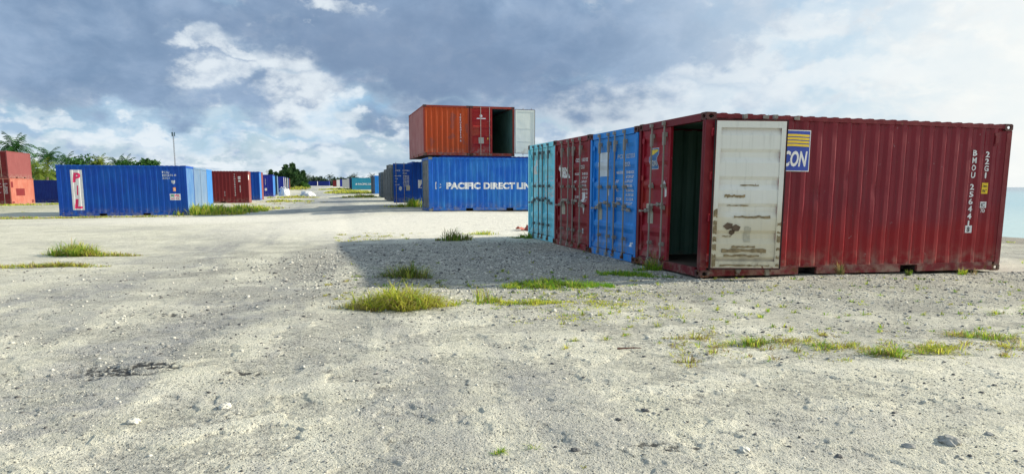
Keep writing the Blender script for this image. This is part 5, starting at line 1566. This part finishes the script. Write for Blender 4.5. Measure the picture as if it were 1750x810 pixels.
def broadleaf(x_, y_, w, h, label, seed, mat, n=2600, leaf=.45, group=None, name='leafy_tree', low=0.15, cat='tree', nl=9):
    rs_ = np.random.RandomState(seed); z_ = tz(x_, y_) - .1
    t = empty(name, (x_, y_, z_)); tag(t, label, cat, group)
    lobes = []
    for i in range(nl):
        a = rs_.rand() * 6.283; r = w * .5 * rs_.rand() ** .5 * .72
        rad = w * rs_.uniform(.16, .27)
        zc = h * (low + (1 - low) * rs_.uniform(.25, .95)) * (1 - .30 * (r / (w * .5)) ** 2) - rad * .6
        lobes.append((r * math.cos(a), r * math.sin(a), max(rad * .5, zc), rad, rad, rad * .8))
    tp = max(l[2] + l[5] for l in lobes); kz = h / (tp * 1.02)
    lobes = [(l[0], l[1], l[2] * kz, l[3], l[4], l[5] * kz) for l in lobes]
    P_, D_ = crown_points(rs_, n, lobes)
    P_[:, 2] = np.maximum(P_[:, 2], .15)
    v_, f_ = leaf_quads(rs_, P_, D_, leaf)
    link('crown', big_mesh('crown', v_, f_), t, [mat])
    mb = MB(); mb.tube((0, 0, 0), (w * .03, 0, h * .45), h * .035, h * .022, 7)
    for l in lobes[:6]: mb.tube((w * .03, 0, h * .40), (l[0], l[1], l[2]), h * .018, h * .006, 5)
    mb.build('trunk', [T_BARK], t)
    return t


def casuarina(x_, y_, w, h, label, seed, n=3600, group='feathery trees beyond the left row', mat=None):
    rs_ = np.random.RandomState(seed); z_ = tz(x_, y_) - .1
    t = empty('casuarina_tree', (x_, y_, z_)); tag(t, label, 'tree', group)
    mb = MB(); mb.tube((0, 0, 0), (0, 0, h * .96), h * .022, h * .003, 7)
    Ps, Ds = [], []
    nb = 46
    for i in range(nb):
        f = .10 + .88 * i / nb; a = i * 2.4 + rs_.rand(); bl = w * .5 * (1 - f) ** .65 * rs_.uniform(.6, 1.15) + .2
        d = np.array([math.cos(a), math.sin(a), .55 + f * .6]); d /= np.linalg.norm(d); p0 = np.array([0, 0, h * f * .95])
        mb.tube(p0, p0 + d * bl, .05, .012, 4, cap=False)
        m_ = n // nb; s = rs_.rand(m_) ** .7
        q_ = p0 + d * bl * s[:, None] * 1.08 + rs_.randn(m_, 3) * (.10 * w * .3) * (1.1 - s[:, None] * .6); Ps.append(q_); Ds.append(np.repeat(d[None], m_, 0) + np.array([0, 0, .3]))
    P_ = np.concatenate(Ps); D_ = np.concatenate(Ds)
    v_, f_ = leaf_quads(rs_, P_, D_ * 2.4, .34, 2.2, .2)
    link('crown', big_mesh('crown', v_, f_), t, [mat or T_PINE]); mb.build('trunk', [T_BARK], t)
    return t


def at(u, d): return (u - 875) / F_PX * .99 * d, d
def top_h(v, x_, d): return EYE + (320 - v) / F_PX * d * .99 - tz(x_, d)


for (u, d, v, L_, mt, lab, seed, nf) in ((22, 95, 248, 3.3, T_PALM, 'tall coconut palm rising over the far left stack', 1, 24), (80, 108, 264, 2.9, T_PALM, 'coconut palm just right of the far left stack', 2, 24),
                                     (62, 98, 290, 3.4, T_PALMY, 'low yellowing palm beside the far left stack', 3, 20), (111, 125, 271, 2.2, T_PALM, 'small palm between the coconut palms and the broad tree', 4, 20),
                                     (168, 120, 275, 2.6, T_PALMY, 'yellowish palm over the PIL banner container', 5, 18), (197, 135, 276, 2.4, T_PALM, 'first of two slim palms right of the yellowish one', 6, 18),
                                     (213, 138, 275, 2.5, T_PALM, 'second of two slim palms right of the yellowish one', 7, 18), (50, 112, 283, 2.8, T_PALM, 'palm half hidden behind the yellowing one', 8, 20)):
    x_, y_ = at(u, d); palm(x_, y_, top_h(v, x_, d) - L_ * .16, L_, lab, seed, mt, nf)
gT = 'broad leafy trees behind the left containers'
for i, (u, d, v, w, mt, lab) in enumerate(((135, 118, 264, 6.5, T_DARK, 'dark round leafy tree over the left half of the banner container'), (98, 122, 282, 5.0, T_MID, 'lighter bushy tree under the coconut palms'), (160, 128, 274, 5.5, T_MID, 'leafy tree tucked behind the yellowish palm'),
                                           (230, 125, 273, 6.0, T_DARK, 'dark leafy tree near the right end of the tree belt'), (256, 122, 270, 4.6, T_DARK, 'last leafy tree at the right end of the belt'), (190, 122, 276, 5.5, T_DARK, 'dark leafy tree under the slim palms'), (70, 116, 292, 5, T_MID, 'green bush low beside the far left stack'))):
    x_, y_ = at(u, d); broadleaf(x_, y_, w, top_h(v, x_, d), lab, 40 + i, mt, n=2400, leaf=.42, group=gT)
for i, (u, d, v, w, lab) in enumerate(((501, 200, 279, 5.2, 'tallest feathery tree in the group beyond the left row'), (490, 196, 281, 4.2, 'feathery tree left of the tallest'), (508, 205, 290, 4.6, 'feathery tree right of the tallest'), (482, 190, 292, 3.6, 'shorter feathery tree in front of the group'),
                                       (464, 200, 290, 2.6, 'lone thin feathery tree left of the group'), (519, 215, 291, 3.0, 'thin feathery tree right of the group'), (496, 190, 290, 5.5, 'bushy feathery tree low in the middle of the group'), (473, 205, 294, 2.6, 'small feathery tree between the lone one and the group'))):
    x_, y_ = at(u, d); casuarina(x_, y_, w, top_h(v, x_, d), lab, 60 + i)
x_, y_ = at(523, 205); broadleaf(x_, y_, 3.6, 1.9, 'round yellow green bush at the left side of the road end', 80, T_MID, n=1500, leaf=.3, name='bush', cat='bush', low=.0)
x_, y_ = at(512, 212); broadleaf(x_, y_, 2.6, 1.6, 'smaller darker bush beside the round one under the turquoise roof', 81, T_DARK, n=1000, leaf=.3, name='bush', cat='bush', low=.0)
rsT = np.random.RandomState(90)
lab_d = ['leftmost distant dark tree beyond the round bush', 'tall distant dark tree above the navy containers across the road end', 'distant tree with a rounded top over the road end', 'distant tree straight above the vanishing road',
         'low distant tree right of the vanishing road', 'distant tree above the far dark red container', 'distant tree above the navy container with the white leaf', 'tallest distant tree between the pale grey and navy containers',
         'distant tree above the pale grey container', 'distant tree peeping over the left of the turquoise container', 'distant tree over the middle of the turquoise container', 'distant tree over the bright blue container', 'rightmost distant tree behind the grey blocks']
lab_p = ['leftmost distant palm beside the feathery trees', 'distant palm just right of the vanishing road', 'distant palm above the left of the turquoise container', 'distant palm above the right of the turquoise container', 'rightmost distant palm behind the grey blocks']
us = [528, 540, 549, 558, 568, 577, 587, 597, 607, 617, 628, 640, 652]
vs_ = [304, 301, 302, 305, 303, 304, 303, 300, 304, 303, 304, 303, 304]
for i, (u, v) in enumerate(zip(us, vs_)):
    d = 430 + 60 * rsT.rand(); x_, y_ = at(u, d)
    broadleaf(x_, y_, 9.5 + rsT.rand() * 3, top_h(v, x_, d), lab_d[i], 100 + i, T_FAR, n=700, leaf=1.1, group='distant trees beyond the road end', low=.05)
for i, u in enumerate((524, 563, 604, 634, 668)):
    d = 415; x_, y_ = at(u, d)
    palm(x_, y_, top_h(302.5, x_, d), 3.6, lab_p[i], 130 + i, T_FAR, 14, group='distant palms in the tree belt', trunk_r=.2)

# ------------------------------------------------------------------ shelter with turquoise roof
x_, y_ = at(509, 225); z_ = tz(x_, y_) - .05
sh = empty('shelter', (x_, y_, z_)); tag(sh, 'small open shelter with a turquoise pitched roof near the bush', 'shelter')
mb = MB(); mb.quad((-1.75, -1.6, 1.45), (1.6, -1.6, 1.45), (1.9, .2, 2.65), (-1.9, .2, 2.65)); mb.quad((-1.75, 2.0, 1.45), (1.6, 2.0, 1.45), (1.9, .2, 2.65), (-1.9, .2, 2.65)); mb.quad((-1.75, -1.6, 1.41), (1.6, -1.6, 1.41), (1.6, 2, 1.41), (-1.75, 2, 1.41)); mb.build('roof', [simple('turquoise_roofing', (0.06, 0.42, 0.40), .5, var=.1)], sh)
for sx in (-1.4, 1.3):
    for sy in (-1.3, 1.6): mb = MB(); mb.box(sx - .07, sx + .07, sy - .07, sy + .07, 0, 1.409); mb.build('post', [M['pale_grey']], sh)
mb = MB(); mb.box(-1.3, 1.2, 1.45, 1.55, 0, 1.2); mb.build('back_wall', [M['pale_grey']], sh)

# ------------------------------------------------------------------ lattice antenna mast
x_, y_ = at(301.5, 230); z_ = tz(x_, y_) - .1
hm = top_h(226, x_, y_)
mt_ = empty('antenna_mast', (x_, y_, z_)); tag(mt_, 'slim lattice antenna mast rising behind the banner container', 'mast')
mb = MB(); r_ = .17; legs = [(r_ * math.cos(a), r_ * math.sin(a)) for a in (.3, 2.39, 4.49)]
for lx, ly in legs: mb.tube((lx, ly, 0), (lx, ly, hm - .6), .035, n=5)
k = 0; z0 = 0
while z0 < hm - 1.3:
    for i in range(3):
        a_, b_ = legs[i], legs[(i + 1) % 3]
        mb.tube((*a_, z0), (*b_, z0 + .6), .018, n=4, cap=False); mb.tube((*a_, z0 + .6), (*b_, z0 + .6), .018, n=4, cap=False)
    z0 += .6
mb.tube((0, 0, hm - .8), (0, 0, hm + 1.0), .03, .02, 6)
mb.build('lattice', [simple('painted_mast_steel', (0.10, 0.095, 0.10), .6)], mt_)
for i in range(3):
    a = i * 2.09 + .2; mb = MB(); cx_, cy_ = .45 * math.cos(a), .45 * math.sin(a); mb.box(cx_ - .11, cx_ + .11, cy_ - .08, cy_ + .08, hm - 1.5, hm - .3); mb.tube((0, 0, hm - 1.0), (cx_, cy_, hm - 1.0), .03, n=5)
    mb.build('antenna_panel', [M['teal_dark']], mt_)

# a second thin pole far left of the road
x_, y_ = at(457.5, 180); mb = MB(); hp = top_h(291, x_, y_); mb.tube((0, 0, 0), (0, 0, hp), .09, .05, 7); mb.tube((-.5, 0, hp - .4), (.5, 0, hp - .4), .04, n=5)
o = mb.build('utility_pole', [T_BARK]); o.location = (x_, y_, tz(x_, y_)); tag(o, 'thin pole sticking up behind the ultramarine container', 'pole')


# ------------------------------------------------------------------ scraps of litter by the containers
def scrap(u, v, w, mt, lab, seed):
    x_, y_ = gp(u, v); bm = bmesh.new()
    bmesh.ops.create_grid(bm, x_segments=10, y_segments=7, size=.5)
    for p in bm.verts:
        c = p.co; e = 1 + .35 * math.sin(seed + 5 * math.atan2(c.y, c.x))
        p.co = Vector((c.x * w * e, c.y * w * .6 * e, .02 + .05 * w / .3 * abs(float(fbm(np.array([c.x * 3 + seed]), np.array([c.y * 3]), 3, 1.5)[0])) * 4))
    bmesh.ops.solidify(bm, geom=bm.faces[:], thickness=.004)
    me = bpy.data.meshes.new('scrap'); bm.to_mesh(me); bm.free()
    o = link('plastic_scrap', me, None, [mt]); o.location = (x_, y_, gz(x_, y_)); tag(o, lab, 'litter')


scrap(905, 397, .7, simple('faded_red_plastic', (.42, .10, .07), .6), 'faded red crumpled scrap beyond the pale cyan container', 2)
scrap(972, 422, .22, M['pale_sticker'], 'crumpled white plastic scrap at the foot of the brick red doors', 5)
scrap(985, 425, .14, M['sky_blue'], 'small blue plastic scrap beside the white one by the brick red doors', 7)
scrap(1100, 458, .10, M['pale_sticker'], 'tiny white scrap at the foot of the crimson door', 9)
